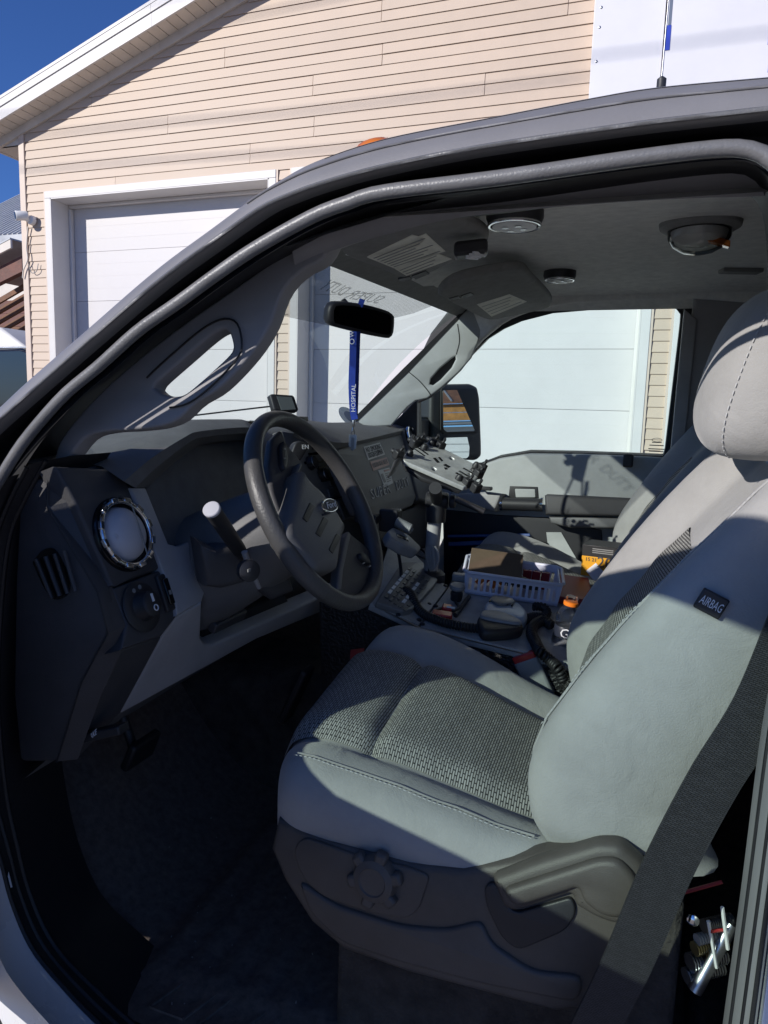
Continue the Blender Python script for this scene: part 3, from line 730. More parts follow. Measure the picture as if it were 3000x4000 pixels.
qd = PW.off(-.024).hit(1418, 966)
for k, (dz, w_) in enumerate(((.016,.03),(.006,.045),(-.006,.05),(-.014,.045))):
    obox('glass_marking', qd+V((0,0,dz)), EX, EY, EZ, (w_/2,.0006,.0016), 'print_grey', sg_)
tube('glass_marking', [qd+V((.016*math.cos(a), 0, .024+.006*math.sin(a))) for a in [2*math.pi*k/20 for k in range(21)]], .0008, 'print_grey', sg_, seg=5)
# grey strip paints light on the pillar, black pillar behind the passenger window
PB = Plane((0, 1.60, 1.5), (0, -1, -.15))
panel('rear_pillar', [(1505,600),(1700,600),(1700,1300),(1440,1300),(1452,1000),(1490,720)], PB, .05, 'pillar', trk, bevel=.01)
panel('pillar_lit_strip', [(1478,668),(1505,690),(1475,1000),(1445,1010)], PB.off(.01), .03, 'dash_grey', trk, bevel=.004)
# header over the window
panel('window_header', [(1040,735),(1100,690),(1200,660),(1320,650),(1480,645),(1700,650),(1700,560),(1200,560),(1050,620),(1000,690),(1010,760)], PB.off(.02), .05, 'headliner', trk, bevel=.01, smooth=60)
# passenger A pillar trim, sunlight put into its paler colour
A1 = Y(1006, 674, 1.50); A2 = Y(769, 905, 1.40); A3 = Y(1039, 718, 1.517)
PP = plane3(A1, A2, A3)
panel('passenger_pillar_trim', [(1003,672),(940,738),(879,799),(820,858),(766,908),(790,922),(845,920),(880,880),(898,866),(923,861),(956,836),(990,806),(1019,773),(1032,742),(1040,716),(1050,690),(1040,660)], PP, .03, 'pillar_sunlit', trk, bevel=.006,
      holes=[[(928,830),(931,818),(950,796),(975,775),(984,769),(985,776),(976,794),(952,820),(936,832)]])
tube('pillar_seam', [PP.hit(*p)+PP.n*.001 for p in [(988,700),(992,735),(985,765)]], .0014, 'rubber', trk, n=12, seg=5)
tube('pillar_seam', [PP.hit(*p)+PP.n*.001 for p in [(880,801),(905,822),(925,845),(932,858)]], .0014, 'rubber', trk, n=12, seg=5)
PQ = PP.off(-.022)
panel('handle_pocket', [(915,840),(925,810),(970,765),(992,760),(990,785),(955,828),(930,845)], PQ, .006, 'black_plastic', trk)
panel('windscreen_edge', [(1010,668),(1002,668),(870,797),(764,903),(770,912),(880,806)], PP.off(.002), .01, 'rubber', trk)
# dark quarter triangle between pillar and mirror
panel('mirror_sail', [(845,918),(885,878),(897,866),(901,871),(900,1010),(880,1010)], Plane((0,1.62,1.5),(0.1,-1,-.1)), .04, 'black_plastic', trk, bevel=.004)
# ---- passenger mirror outside
mir = Y(985, 915, 1.98)
PM = Plane(Y(985, 915, 1.96), (.80, -.60, .0))
mh = panel('mirror_housing', [(932,840),(950,830),(1020,829),(1034,836),(1039,860),(1043,960),(1043,985),(1032,995),(960,992),(938,985),(930,960)], PM, .10, 'black_plastic', trk, bevel=.018, rnd=.012)
panel('mirror_bezel', [(953,838),(1026,838),(1033,850),(1036,930),(1030,936),(960,939),(952,932)], PM.off(.004), .01, 'rubber', mh, bevel=.003, rnd=.008)
PMg = Plane(PM.hit(995, 885)+PM.n*.006, (.85, -.53, .055))
panel('mirror_glass', [(957,843),(1021,842),(1027,852),(1029,925),(1024,931),(965,933),(958,927)], PMg, .004, 'mirror', mh, rnd=.006)
panel('convex_glass', [(958,946),(1012,944),(1015,952),(1013,985),(1008,990),(962,988),(957,982)], Plane(PM.hit(985, 965)+PM.n*.006, (.85,-.53,.03)), .004, 'mirror', mh, rnd=.008)
ma = Y(915, 905, 1.86)
obox('mirror_arm', Y(920, 912, 1.9), V((.2,.95,0)).normalized(), EZ, V((.95,-.2,0)).normalized(), (.10,.022,.02), 'black_plastic', mh, bevel=.006)
obox('mirror_arm', Y(908, 930, 1.84), V((.2,.95,0)).normalized(), EZ, V((.95,-.2,0)).normalized(), (.05,.045,.02), 'black_plastic', mh, bevel=.006)
# ---- passenger door panel
PD = Plane((0, 1.655, 1.4), (0, -1, -.02))
panel('door_panel', [(985,1040),(1036,1006),(1078,991),(1143,981),(1250,982),(1382,987),(1440,990),(1453,1000),(1460,1060),(1460,1300),(960,1300),(955,1100)], PD, .05, 'door_trim', trk, bevel=.008)
panel('door_handle_recess', [(1101,1050),(1161,1052),(1163,1076),(1098,1077)], PD.off(.004), .01, 'black_plastic', trk, bevel=.002)
panel('door_handle', [(1112,1056),(1156,1057),(1157,1075),(1114,1075)], PD.off(.008), .012, 'door_trim', trk, bevel=.003, rnd=.004)
def seg_bar(name, pa, pb, r, y, m, parent=trk):
    return tube(name, [Y(*pa, y), Y(*pb, y)], r, m, parent, seg=16)
gb = seg_bar('grab_bar', (1082,1088), (1172,1091), .022, 1.60, 'black_plastic')
for xx in (1081, 1168): seg_bar('chrome_ring', (xx,1088), (xx+5,1088.3), .0235, 1.60, 'chrome', gb)
PAr = Plane((0, 1.57, 1.35), (0, -1, .12))
panel('armrest', [(1176,1070),(1182,1067),(1460,1080),(1460,1118),(1178,1112)], PAr, .09, 'dash', trk, bevel=.012)
panel('armrest_lip', [(1185,1116),(1460,1122),(1460,1142),(1230,1140),(1190,1130)], PAr.off(-.012), .07, 'dash_mid', trk, bevel=.008)
panel('switch_pod', [(962,1068),(1055,1062),(1084,1066),(1068,1105),(990,1088),(962,1084)], PAr.off(.0), .09, 'dash_grey', trk, bevel=.01)
obox('window_switch', Y(1050, 1062, 1.56)+V((0,-.01,.012)), EX, EY, EZ, (.022,.014,.006), 'black_plastic', trk, bevel=.003)
obox('lock_knob', Y(1357, 995, 1.63), EX, EY, EZ, (.016,.012,.022), 'black_plastic', trk, bevel=.006)
panel('door_pocket', [(958,1100),(1070,1112),(1180,1118),(1300,1145),(1310,1300),(958,1300)], PD.off(.006), .02, 'black_plastic', trk, bevel=.004)
panel('pocket_sun_patch', [(1180,1150),(1212,1150),(1250,1215),(1245,1262),(1190,1230)], PD.off(.010), .012, 'door_trim', trk)  # pale panel stands in for a patch of sunlight
panel('door_speaker', [(985,1190),(1180,1200),(1180,1240),(985,1235)], PD.off(.012), .01, 'dash', trk, bevel=.003)
# ---- floor, firewall, rear wall, passenger outer side
def flo(u, w):
    x = -1.25+u*1.75; yy = .045+w*1.6; z = .60+.07*yy
    d_ = max(0, -.80-x); z += d_*d_*2.3
    if .17 < yy < .60 and -.78 < x < -.42: z += .006+.0035*math.sin(x*95)
    elif .15 < yy < .62 and -.80 < x < -.40: z += .010
    return V((x, yy, z))
v, f = bend(flo, 110, 60); mk('floor_mat', v, f, 'mat_rubber', trk, angle=80)
bx('firewall', -1.30, -1.22, -.02, 1.72, .6, 1.5, 'carpet', trk)
bx('cab_back', .56, .60, .0, 1.72, .55, 2.06, 'carpet', trk)
bx('cab_underside', -1.2, .6, .02, 1.72, .48, .575, 'black_plastic', trk)
bx('outer_side', -1.25, .6, 1.715, 1.74, .55, 1.47, 'white_paint', trk)
bx('tunnel', -1.2, -.05, .72, 1.02, .62, .98, 'carpet', trk, bevel=.05)
# sill tread
tp = [Y(*p, .05) for p in [(250,2150),(420,2240)]]
for k in range(6):
    xx = -.74+k*.10; gg = G()
    for a, b in (((xx,.075),(xx+.07,.075)),((xx,.075),(xx+.03,.15)),((xx+.07,.075),(xx+.10,.15)),((xx+.03,.15),(xx+.10,.15))):
        gg.add(tube_geo([V((a[0],a[1],(.60+.07*a[1])+.002)), V((b[0],b[1],(.60+.07*b[1])+.002))], .003, 5))
    gg.mk('tread_rib', 'mat_rubber', trk)
# ---- open driver door at the left, outside the frame (sun comes through its glass)
PHI = R_(60); hinge = V((-.945, -.045, 0)); wdir = V((math.cos(PHI), -math.sin(PHI), 0))
nin = V((math.sin(PHI), math.cos(PHI), 0))           # towards the cab
PDo = Plane(hinge+V((0,0,1.3)), nin)
def dpt(w, z):
    p = hinge+wdir*w; p.z = z; return PDo.uv(p)
dr = empty('x', (0,0,0)); bpy.data.objects.remove(dr)
outline = [(.03,.70),(.0,1.2),(.02,1.42),(.12,1.52),(.22,1.60),(.26,1.66),(.33,1.765),(.40,1.845),(.60,1.945),(.80,2.00),(.92,2.025),(1.02,2.015),(1.12,1.965),(1.14,1.90),(1.15,1.5),(1.14,.85),(1.10,.78)]
opening = [(.235,1.33),(.245,1.54),(.34,1.665),(.45,1.765),(.62,1.84),(.80,1.88),(1.00,1.90),(1.045,1.87),(1.06,1.40),(.80,1.37),(.60,1.345),(.40,1.31)]
dro = panel('driver_door', [dpt(*p) for p in outline], PDo, .05, 'white_paint', trk, bevel=.01, holes=[[dpt(*p) for p in opening]], raw=True)
panel('door_glass', [dpt(*p) for p in [(.22,1.28),(.225,1.56),(.4,1.78),(.8,1.90),(1.03,1.915),(1.08,1.88),(1.09,1.35)]], PDo.off(-.022), .004, 'glass_door', dro, raw=True)
panel('inner_panel', [dpt(*p) for p in [(.20,.84),(.20,1.2),(.22,1.29),(.4,1.27),(1.08,1.34),(1.10,.88)]], PDo.off(.06), .06, 'door_trim', dro, bevel=.015, raw=True)
obox('door_mirror', hinge+wdir*.17-nin*.22+V((0,0,1.5)), wdir, nin, EZ, (.04,.14,.16), 'black_plastic', dro, bevel=.02)

bx('fender_sun_block', -2.3, -.957, -.078, -.046, .75, 1.50, 'white_paint', trk, bevel=.02)  # unseen fender, added to block sun leaking past the door hinge

dg_ = G(); rn = random.Random(3)
for k in range(46):
    x = rn.uniform(-.95, -.1); yy = rn.uniform(.06, .6); q = flo((x+1.25)/1.75, (yy-.045)/1.6); a = rn.uniform(0, 6.28); s_ = rn.uniform(.0008, .0024)
    dg_.add(box_geo(q+V((0,0,.0025)), V((math.cos(a), math.sin(a), 0)), V((-math.sin(a), math.cos(a), 0)), EZ, (s_, s_*.45, .0008)))
tag(dg_.mk('floor_grit', 'print_grey', trk), None, None, None, 'stuff')
# ================================================================ DASHBOARD
PF = Plane((-.86, 0, 1.5), (1, 0, .37)); PFv = PF.v if PF.v.z > 0 else -PF.v
PG = Plane((-.80, 0, 1.5), (1, -.03, .37))
dash = G()
rows = []
prof = [(-1.02,1.545),(-.97,1.55),(-.93,1.545),(-.895,1.525),(-.87,1.46),(-.83,1.34),(-.80,1.27),(-.84,1.17),(-.92,1.05),(-1.0,.98)]
for k in range(25):
    t = k/24; yy = .07+1.50*t; bow = .12*math.sin(math.pi*t)
    row = []
    for i, (x, z) in enumerate(prof):
        xx = x-(bow if i == 0 else bow*.5 if i == 1 else 0)+(.045*max(0, t-.6)/.4 if i > 1 else 0)
        row.append(V((xx, yy, z+.045*t+(.022*math.sin(math.pi*t) if i < 4 else 0))))
    rows.append(row)
v, f = strip(rows); db = mk('dashboard', v, f, 'dash_top', trk, angle=70)
# left end panel, chamfer and driver's face
YE = .045
panel('end_panel', [(46,1040),(104,1032),(101,1095),(210,1277),(233,1368),(213,1403),(175,1473),(122,1645),(44,1645),(30,1500),(34,1250)], Plane((0,YE,1.3),(0,-1,0)), .03, 'dash', db, bevel=.004, rnd=.012)
e1 = [Y(*p, YE+.002) for p in [(104,1030),(101,1095),(210,1277),(233,1368),(213,1403),(175,1473),(122,1645)]]
e2 = [PF.hit(*p) for p in [(128,1008),(161,1081),(241,1263),(273,1350)]]+[Y(*p, YE+.03) for p in [(261,1406),(222,1490),(168,1640)]]
v, f = strip([e1, e2]); mk('end_chamfer', v, f, 'dash', db, angle=30)
tube('end_seam', [p+V((.002,-.002,0)) for p in e1], .0016, 'black_plastic', db, seg=5)
panel('vent_panel', [(119,1006),(259,1013),(283,1053),(352,1226),(214,1279),(241,1263),(161,1081)], PF.off(.003), .04, 'dash', db, bevel=.006)
panel('switch_panel', [(243,1271),(354,1229),(381,1306),(381,1334),(350,1374),(262,1404),(273,1350)], PF.off(.002), .04, 'dash', db, bevel=.005)
# end-panel slotted vent
ev = panel('side_vent', [(70,1215),(90,1190),(115,1185),(135,1215),(150,1255),(145,1285),(118,1295),(95,1270)], Plane((0,YE-.002,1.3),(0,-1,0)), .008, 'cluster', db, smooth=30)
for k in range(4):
    a = Y(78+k*20, 1208-k*6, YE-.008); b = Y(112+k*17, 1292-k*5, YE-.008); tube('slat', [a, b], .0035, 'dash', ev, seg=6)
def ax(px, py, pl=PF, h=0):
    return pl.hit(px, py)+pl.n*h
# round vent with chrome ring
vc = ax(261, 1156, PF, .006)
vt = lathe('round_vent', vc, PF.n, [(.064,-.03),(.066,.0),(.064,.004),(.05,.004),(.05,-.02)], 'cluster', db, seg=40)
ring = tube('chrome_ring', [vc+PF.n*.008+(EY*math.cos(a)+PFv*math.sin(a))*.057 for a in [2*math.pi*k/40 for k in range(41)]], .0045, 'chrome', vt, seg=8)
for k in range(12):
    a = 2*math.pi*(k+.3)/12; d_ = EY*math.cos(a)+PFv*math.sin(a); tdir = -EY*math.sin(a)+PFv*math.cos(a)
    obox('ring_tab', vc+PF.n*.010+d_*.059, d_, tdir, PF.n, (.0045,.008,.004), 'chrome', vt, bevel=.0015)
ball = lathe('vent_ball', vc+PF.n*-.012, (PF.n+EY*.1).normalized(), [(.05,0),(.049,.01),(.044,.022),(.034,.032),(.02,.038),(.004,.040)], 'vent_ball', vt, seg=36)
tube('ball_seam', [vc+PF.n*(.030-.9*(a*a))+EY*(.008)+PFv*a for a in [-.045+.009*k for k in range(11)]], .0012, 'print_grey', vt, seg=5)
lathe('ball_knob', vc+PF.n*.014-EY*.03-PFv*.002, PF.n, [(.009,0),(.009,.004),(.004,.006)], 'vent_ball', vt, seg=16)
# head-lamp knob and dimmer
kc = ax(301, 1312, PF, .003)
kn = lathe('lamp_switch', kc, PF.n, [(.042,0),(.044,.003),(.04,.006),(.026,.007),(.024,.012),(.022,.026),(.018,.029)], 'black_plastic', db, seg=32)
obox('pointer', kc+PF.n*.030+PFv*.010, EY, PFv, PF.n, (.002,.007,.001), 'print_white', kn)
for dx, dz in ((-.012,.030),(.004,.033)): lathe('lamp_symbol', kc+PF.n*.007+EY*dx+PFv*dz, PF.n, [(.004,0),(.004,.0008)], 'print_grey', kn, seg=10)
tube('lamp_symbol', [kc+PF.n*.031-PFv*.008+(EY*math.cos(a)+PFv*math.sin(a))*.005 for a in [2*math.pi*k/12 for k in range(13)]], .0011, 'print_white', kn, seg=5)
dm = obox('dimmer_switch', ax(352, 1282, PF, .003), EY, PFv, PF.n, (.012,.034,.006), 'black_plastic', db, bevel=.003)
obox('dimmer_wheel', ax(354, 1280, PF, .009), EY, PFv, PF.n, (.007,.024,.004), 'cluster', dm, bevel=.002)
obox('dimmer_symbol', ax(355, 1283, PF, .0135), EY, PFv, PF.n, (.003,.004,.0006), 'print_grey', dm)
# grey bezel and lower panel
panel('grey_bezel', [(283,1053),(315,1053),(364,1174),(385,1180),(417,1166),(420,1200),(445,1273),(437,1299),(382,1330),(380,1305)], PF.off(.010), .03, 'dash_grey', db, bevel=.004)
PK = Plane(PF.hit(381, 1332)+V((-.004,0,0)), (.88, -.12, -.42))
panel('knee_panel', [(382,1333),(437,1302),(434,1378),(442,1392),(460,1394),(560,1350),(690,1292),(735,1275),(735,1305),(553,1382),(262,1542),(350,1377)], PK, .04, 'dash_grey', db, bevel=.006)
panel('knee_bolster', [(262,1404),(350,1377),(300,1470),(262,1540),(168,1640),(124,1645),(222,1490)], PK.off(.002), .04, 'dash', db, bevel=.006)
panel('storage_cubby', [(437,1300),(480,1280),(600,1262),(640,1330),(560,1352),(456,1396),(435,1385)], PK.off(-.03), .02, 'cluster', db)
obox('cubby_lip', ax(500, 1345, PK, -.01), EY, PK.v, PK.n, (.06,.012,.01), 'dash', db, bevel=.004)
# instrument hood and cluster
hf = pxcurve([(0,0),(1,1)], 0, 2)
Hf = [(268,1040),(330,988),(398,945),(430,932),(530,923),(549,934),(560,965)]; Hb = [(135,992),(210,966),(290,933),(345,914),(400,907),(490,906),(532,911),(556,925)]
def plcurve(L, pl, n=36): return [pl.hit(q.x, q.y) for q in cr([(*p, 0) for p in L], n)]
hA = plcurve(Hf, PF.off(.035)); hB = plcurve(Hb, PF.off(-.10)); hM = [a.lerp(b, .35)+V((0,0,.012)) for a, b in zip(hA, hB)]
Hi = [(292,1054),(345,1004),(406,958),(436,945),(528,936),(545,946),(553,975)]; hI = plcurve(Hi, PF.off(.03)); hJ = plcurve(Hi, PF.off(-.06))
v, f = strip([[p+V((-.25,0,-.03)) for p in hB], hB, hM, hA, hI, hJ]); mk('cluster_hood', v, f, 'dash_top', db, angle=40)
v, f = strip([plcurve(Hi, PF.off(.012)), plcurve([(315,1053),(358,1012),(412,970),(440,957),(520,950),(532,958),(538,985)], PF.off(-.004)), plcurve([(322,1060),(362,1020),(416,978),(443,965),(515,958),(526,966),(530,990)], PF.off(-.05))]); mk('cluster_bezel', v, f, 'dash_mid', db, angle=30)
PCl = PF.off(-.055)
cl = panel('instrument_cluster', [(290,1060),(405,960),(440,945),(545,935),(620,950),(620,1180),(360,1180)], PCl, .02, 'cluster', db)
for px, py, r in ((420,1055,.052),(500,1035,.052),(385,1110,.026),(455,1130,.026)):
    c_ = PCl.hit(px, py)+PCl.n*.003; tube('gauge_ring', [c_+(EY*math.cos(a)+PFv*math.sin(a))*r for a in [2*math.pi*k/32 for k in range(33)]], .0022, 'dash', cl, seg=6)
obox('cluster_display', PCl.hit(378, 1080)+PCl.n*.003, EY, PFv, PCl.n, (.010,.012,.001), 'display', cl)
# steering column shroud, stalks and round button
Wc = Y(690, 1099, .38); TI = R_(29); wn_ = V((math.cos(TI), 0, math.sin(TI))); wt = V((math.sin(TI), 0, -math.cos(TI)))
col_ = G(); col_.add(lathe_geo(Wc-wn_*.05, -wn_, [(.06,0),(.075,.03),(.085,.1),(.095,.2),(.10,.3)], 24, ref=EY, squash=1.15))
col_.mk('column_shroud', 'dash_mid', trk, angle=40)
panel('column_cover', [(430,1170),(470,1190),(600,1150),(640,1280),(590,1300),(530,1262),(480,1275),(445,1270)], Plane(Wc-wn_*.15-EY*.10, (.8,-.55,-.1)), .06, 'dash', trk, bevel=.015)
sA = Y(457, 1100, .16); sB = Y(528, 1205, .30)
stl = tube('signal_stalk', [sA, sA.lerp(sB, .35), sA.lerp(sB, .8), sB, sB.lerp(Wc-wn_*.12, .6)], [.0145,.0145,.0135,.011,.011], 'black_plastic', trk, seg=18)
lathe('stalk_end', sA, sA-sB, [(.0148,-.004),(.0150,.001),(.0135,.0025),(.006,.003)], 'vent_ball', stl, seg=20)
tube('tilt_lever', [Y(528,1192,.24), Y(536,1215,.25), Y(560,1270,.28)], [.006,.0055,.004], 'pillar', trk, seg=10)
lathe('tow_button', Y(538, 1233, .20), (.8,-.55,.1), [(.019,-.01),(.019,.004),(.016,.006)], 'black_plastic', trk, seg=24)
obox('button_symbol', Y(538, 1232, .193), EY, EZ, EX, (.004,.0025,.0008), 'print_grey', trk)
# ---- steering wheel
sw = mk('steering_wheel', *strip([[Wc+wt*math.cos(a)*(.191+.0150*math.cos(b))+EY*math.sin(a)*(.191+.0150*math.cos(b))+wn_*.0175*math.sin(b) for b in [2*math.pi*j/16 for j in range(17)]] for a in [2*math.pi*k/96 for k in range(97)]]), 'wheel_rim', trk, angle=80)
PH = Plane(Wc+wn_*.026, wn_); PH0 = Plane(Wc-wn_*.004, wn_)
def Zp(L): return [(498+a/3, 830+b/3) for a, b in L]
def wpan(nm, L, pl, th, m, par, bev=.006, rnd=.01): return panel(nm, Zp(L), pl, th, m, par, bevel=bev, rnd=rnd)
wpan('hub_pad', [(440,560),(480,540),(520,610),(600,680),(700,815),(765,925),(740,985),(712,1195),(570,1205),(385,975),(372,900),(405,790)], PH, .05, 'wheel_pad', sw, .016, .012)
wpan('spoke', [(330,290),(375,400),(440,470),(478,530),(440,590),(400,740),(372,880),(330,860),(270,690),(255,520),(275,350)], PH0, .02, 'dash', sw)
wpan('spoke', [(770,960),(860,1030),(960,1140),(985,1220),(920,1320),(800,1400),(690,1345),(712,1195),(745,1000)], PH0, .02, 'dash', sw)
wpan('spoke_trim', [(765,950),(785,975),(735,1200),(722,1340),(690,1335),(705,1190),(745,985)], PH0.off(.014), .02, 'dash_mid', sw, .004, .004)
wpan('spoke_trim', [(470,520),(440,590),(380,850),(345,900),(372,760),(430,560),(450,505)], PH0.off(.014), .02, 'dash_mid', sw, .004, .004)
wpan('cruise_switch', [(330,400),(350,360),(372,440),(380,500),(360,560),(338,520)], PH0.off(.01), .014, 'black_plastic', sw, .004, .006)
wpan('cruise_switch', [(840,1090),(865,1085),(905,1130),(915,1165),(890,1160),(850,1125)], PH0.off(.01), .014, 'black_plastic', sw, .004, .006)
for dz in (0, 20): obox('switch_mark', PH0.off(.0105).hit(498+(352)/3, 830+(420+dz*3)/3), EY, -wt, wn_, (.004,.0012,.0006), 'print_grey', sw)
for dx in (0, 10): obox('switch_mark', PH0.off(.0105).hit(498+(862+dx*4)/3, 830+(1160+dx*2)/3), EY, -wt, wn_, (.006,.0012,.0006), 'print_grey', sw)
for L in ([(468,868),(500,895),(548,792),(516,765)], [(552,965),(585,990),(637,882),(605,858)], [(638,1070),(665,1098),(717,992),(690,966)]):
    wpan('pad_slot_shade', L, PH.off(.0012), .004, 'rubber', sw, .0006, .003)  # raised dark panels, their colour imitates shade in the recesses
ec = PH.hit(498+632/3, 830+792/3)+wn_*.002
em = lathe('emblem', ec, wn_, [(.034,-.002),(.034,.002),(.031,.004),(.002,.0042)], 'chrome', sw, seg=40, ref=EY, squash=.42)
lathe('emblem_field', ec+wn_*.0032, wn_, [(.030,0),(.030,.0013),(.002,.0015)], 'print_dark', sw, seg=40, ref=EY, squash=.40)
text('emblem_lettering', 'Ford', ec+wn_*.0052, EY, -wt, .013, 'print_white', sw, ext=.0003, shear=.35, fit=.044)
text('airbag_mark', 'SRS AIRBAG', PH.hit(498+612/3, 830+842/3)+wn_*.0008, EY, -wt, .004, 'print_dark', sw, ext=.0004)
# ---- centre stack
PS = PF.off(.012)
def spx(L): return [(498+a/3, 830+b/3) for a, b in L]
cs = panel('centre_stack', spx([(330,300),(500,330),(700,400),(760,410),(800,620),(870,860),(760,880),(560,700),(400,500)]), PS, .03, 'stack', db, bevel=.004)
def sbox(nm, a, b, hu, hv, hn, m, par=cs, bev=.001, lift=.002):
    return obox(nm, ax(498+a/3, 830+b/3, PS, lift), EY, PFv, PS.n, (hu, hv, hn), m, par, bevel=bev)
rd = sbox('radio', 655, 572, .085, .022, .004, 'cluster', lift=.003)
sbox('display', 655, 570, .052, .015, .002, 'display', rd, lift=.007)
for a, b, r in ((582,590,.0165),(718,546,.0165),(508,515,.018),(672,445,.016)):
    k_ = lathe('stack_knob', ax(498+a/3, 830+b/3, PS, .003), PS.n, [(r*1.12,0),(r*1.12,.003),(r,.004),(r*.9,.018),(r*.7,.02)], 'black_plastic', cs, seg=24)
    tube('knob_ring', [ax(498+a/3, 830+b/3, PS, .019)+(EY*math.cos(t)+PFv*math.sin(t))*r*.92 for t in [2*math.pi*q/20 for q in range(21)]], .0011, 'steel', k_, seg=5)
for a, b, w in ((570,500,.14),(600,445,.15),(610,410,.13)): sbox('stack_slot', a, b, w/2*1.3, .0035, .001, 'cluster', bev=0)
for k in range(3): sbox('stack_button', 650+k*21, 642-k*7, .0115, .008, .003, 'button')
for k in range(5): sbox('stack_button', 645+k*30, 702-k*11, .016, .012, .003, 'button')
for r_ in range(2):
    for k in range(3): sbox('stack_button', 722+k*42+r_*18, 785-k*15+r_*52, .022, .016, .003, 'button')
for a, b, w in ((700,735,.13),(760,760,.12)): sbox('stack_slot', a, b, w/2, .0025, .001, 'cluster', bev=0)
sbox('stack_button', 840, 825, .014, .016, .003, 'button')
# ---- passenger side of the dash
gp = panel('glove_panel', [(716,975),(745,965),(868,938),(884,1000),(900,1072),(892,1092),(815,1125),(775,1110)], PG.off(.012), .03, 'dash_mid', db, bevel=.006, rnd=.01)
gt = plcurve([(640,925),(700,950),(760,955),(880,928),(905,935)], PG.off(.02), 24); gu = plcurve([(640,903),(700,912),(760,912),(868,909),(893,915)], PG.off(-.14), 24)
gm = [a.lerp(b, .3)+V((0,0,.012)) for a, b in zip(gt, gu)]
v, f = strip([[p+V((-.2,0,-.02)) for p in gu], gu, gm, gt, [p+V((-.01,0,-.02)) for p in gt]]); mk('dash_pad', v, f, 'dash_top', db, angle=50)
panel('glove_box', [(800,1128),(892,1095),(905,1080),(935,1090),(935,1180),(860,1190),(830,1180)], PG.off(-.01), .03, 'dash', db, bevel=.008)
panel('dash_end', [(868,925),(893,918),(915,945),(945,1010),(950,1090),(905,1080),(886,1005),(880,965)], PG.off(.02), .05, 'dash_mid', db, bevel=.01)
pv = lathe('passenger_vent', PG.hit(877, 952)+PG.n*.022, PG.n, [(.045,-.01),(.047,.002),(.04,.004),(.038,-.01)], 'cluster', db, seg=32)
tube('chrome_ring', [PG.hit(877, 952)+PG.n*.026+(EY*math.cos(a)+PFv*math.sin(a))*.043 for a in [2*math.pi*k/32 for k in range(33)]], .005, 'chrome', pv, seg=6)
PGs = PG.off(.0135)
def stick(nm, L, m, lines, head=None):
    o = panel(nm, spx(L), PGs, .0012, m, db)
    P4 = [PGs.hit(*p) for p in spx(L)]
    for i, (t0, t1, fr, wd, mm) in enumerate(lines):
        a = P4[0].lerp(P4[3], fr); b = P4[1].lerp(P4[2], fr); d_ = (b-a)
        c_ = a.lerp(b, (t0+t1)/2); up_ = (P4[0]-P4[3]).normalized()
        if isinstance(wd, str): text('lettering', wd, c_+PG.n*.0012, d_, up_, mm[1], mm[0], o, ext=.0003, fit=d_.length*(t1-t0))
        else: obox('print_line', c_+PG.n*.0006, d_.normalized(), up_, PG.n, (d_.length*(t1-t0)/2, wd, .0004), mm, o)
    return o
stick('warning_sticker', [(862,405),(968,378),(1002,455),(893,492)], 'sticker', [(.06,.94,.3,'NO SMOKING',('print_dark',.016)),(.06,.94,.72,'OXYGEN EQUIPMENT',('print_dark',.016))])
stick('warning_sticker', [(905,502),(1012,472),(1030,522),(925,562)], 'sticker_red', [(.05,.95,.5,'FASTEN SEAT BELTS',('print_grey',.014))])
stick('warning_sticker', [(957,558),(1030,540),(1053,640),(998,668)], 'sticker', [(.45,.95,.12,.003,'sticker_red'),(.45,.9,.3,.0015,'print_grey'),(.45,.9,.42,.0015,'print_grey'),(.45,.85,.54,.0015,'print_grey'),(.45,.9,.66,.0015,'print_grey'),(.45,.8,.78,.0015,'print_grey'),(.1,.3,.5,.014,'print_grey')])
ea = PGs.hit(*spx([(905,720)])[0]); eb = PGs.hit(*spx([(1035,675)])[0]); ec_ = PGs.hit(*spx([(1068,665)])[0]); ed = PGs.hit(*spx([(1155,630)])[0])
text('embossed_lettering', 'SUPER', (ea+eb)*.5, eb-ea, PFv, .030, 'dash_grey', db, ext=.0008, shear=.12, fit=(eb-ea).length*.96)
text('embossed_lettering', 'DUTY', (ec_+ed)*.5, ed-ec_, PFv, .030, 'dash_grey', db, ext=.0008, shear=.12, fit=(ed-ec_).length*.96)
# brake release, pedals
text('brake_lettering', 'BRAKE', Y(201, 1588, .09)+V((0,-.004,0)), (Y(212,1579,.09)-Y(190,1597,.09)), V((0,0,1)), .011, 'print_white', trk, ext=.0005, fit=.03)
obox('brake_release', Y(212, 1585, .10), V((.8,.2,.25)).normalized(), EY, V((-.25,0,.9)).normalized(), (.05,.014,.008), 'black_plastic', trk, bevel=.003)
for nm, p, hw, hh in (('brake_pedal', Y(305, 1620, .33), .045, .032), ('accelerator', Y(640, 1500, .62), .028, .075)):
    o = obox(nm, p, EY, V((.4,0,.9)).normalized(), V((.9,0,-.4)).normalized(), (hw, hh, .01), 'rubber', trk, bevel=.006)
    if nm == 'brake_pedal': tube('pedal_arm', [p+V((-.02,0,0)), p+V((-.08,0,.15)), p+V((-.12,0,.3))], .01, 'black_plastic', o, seg=8)
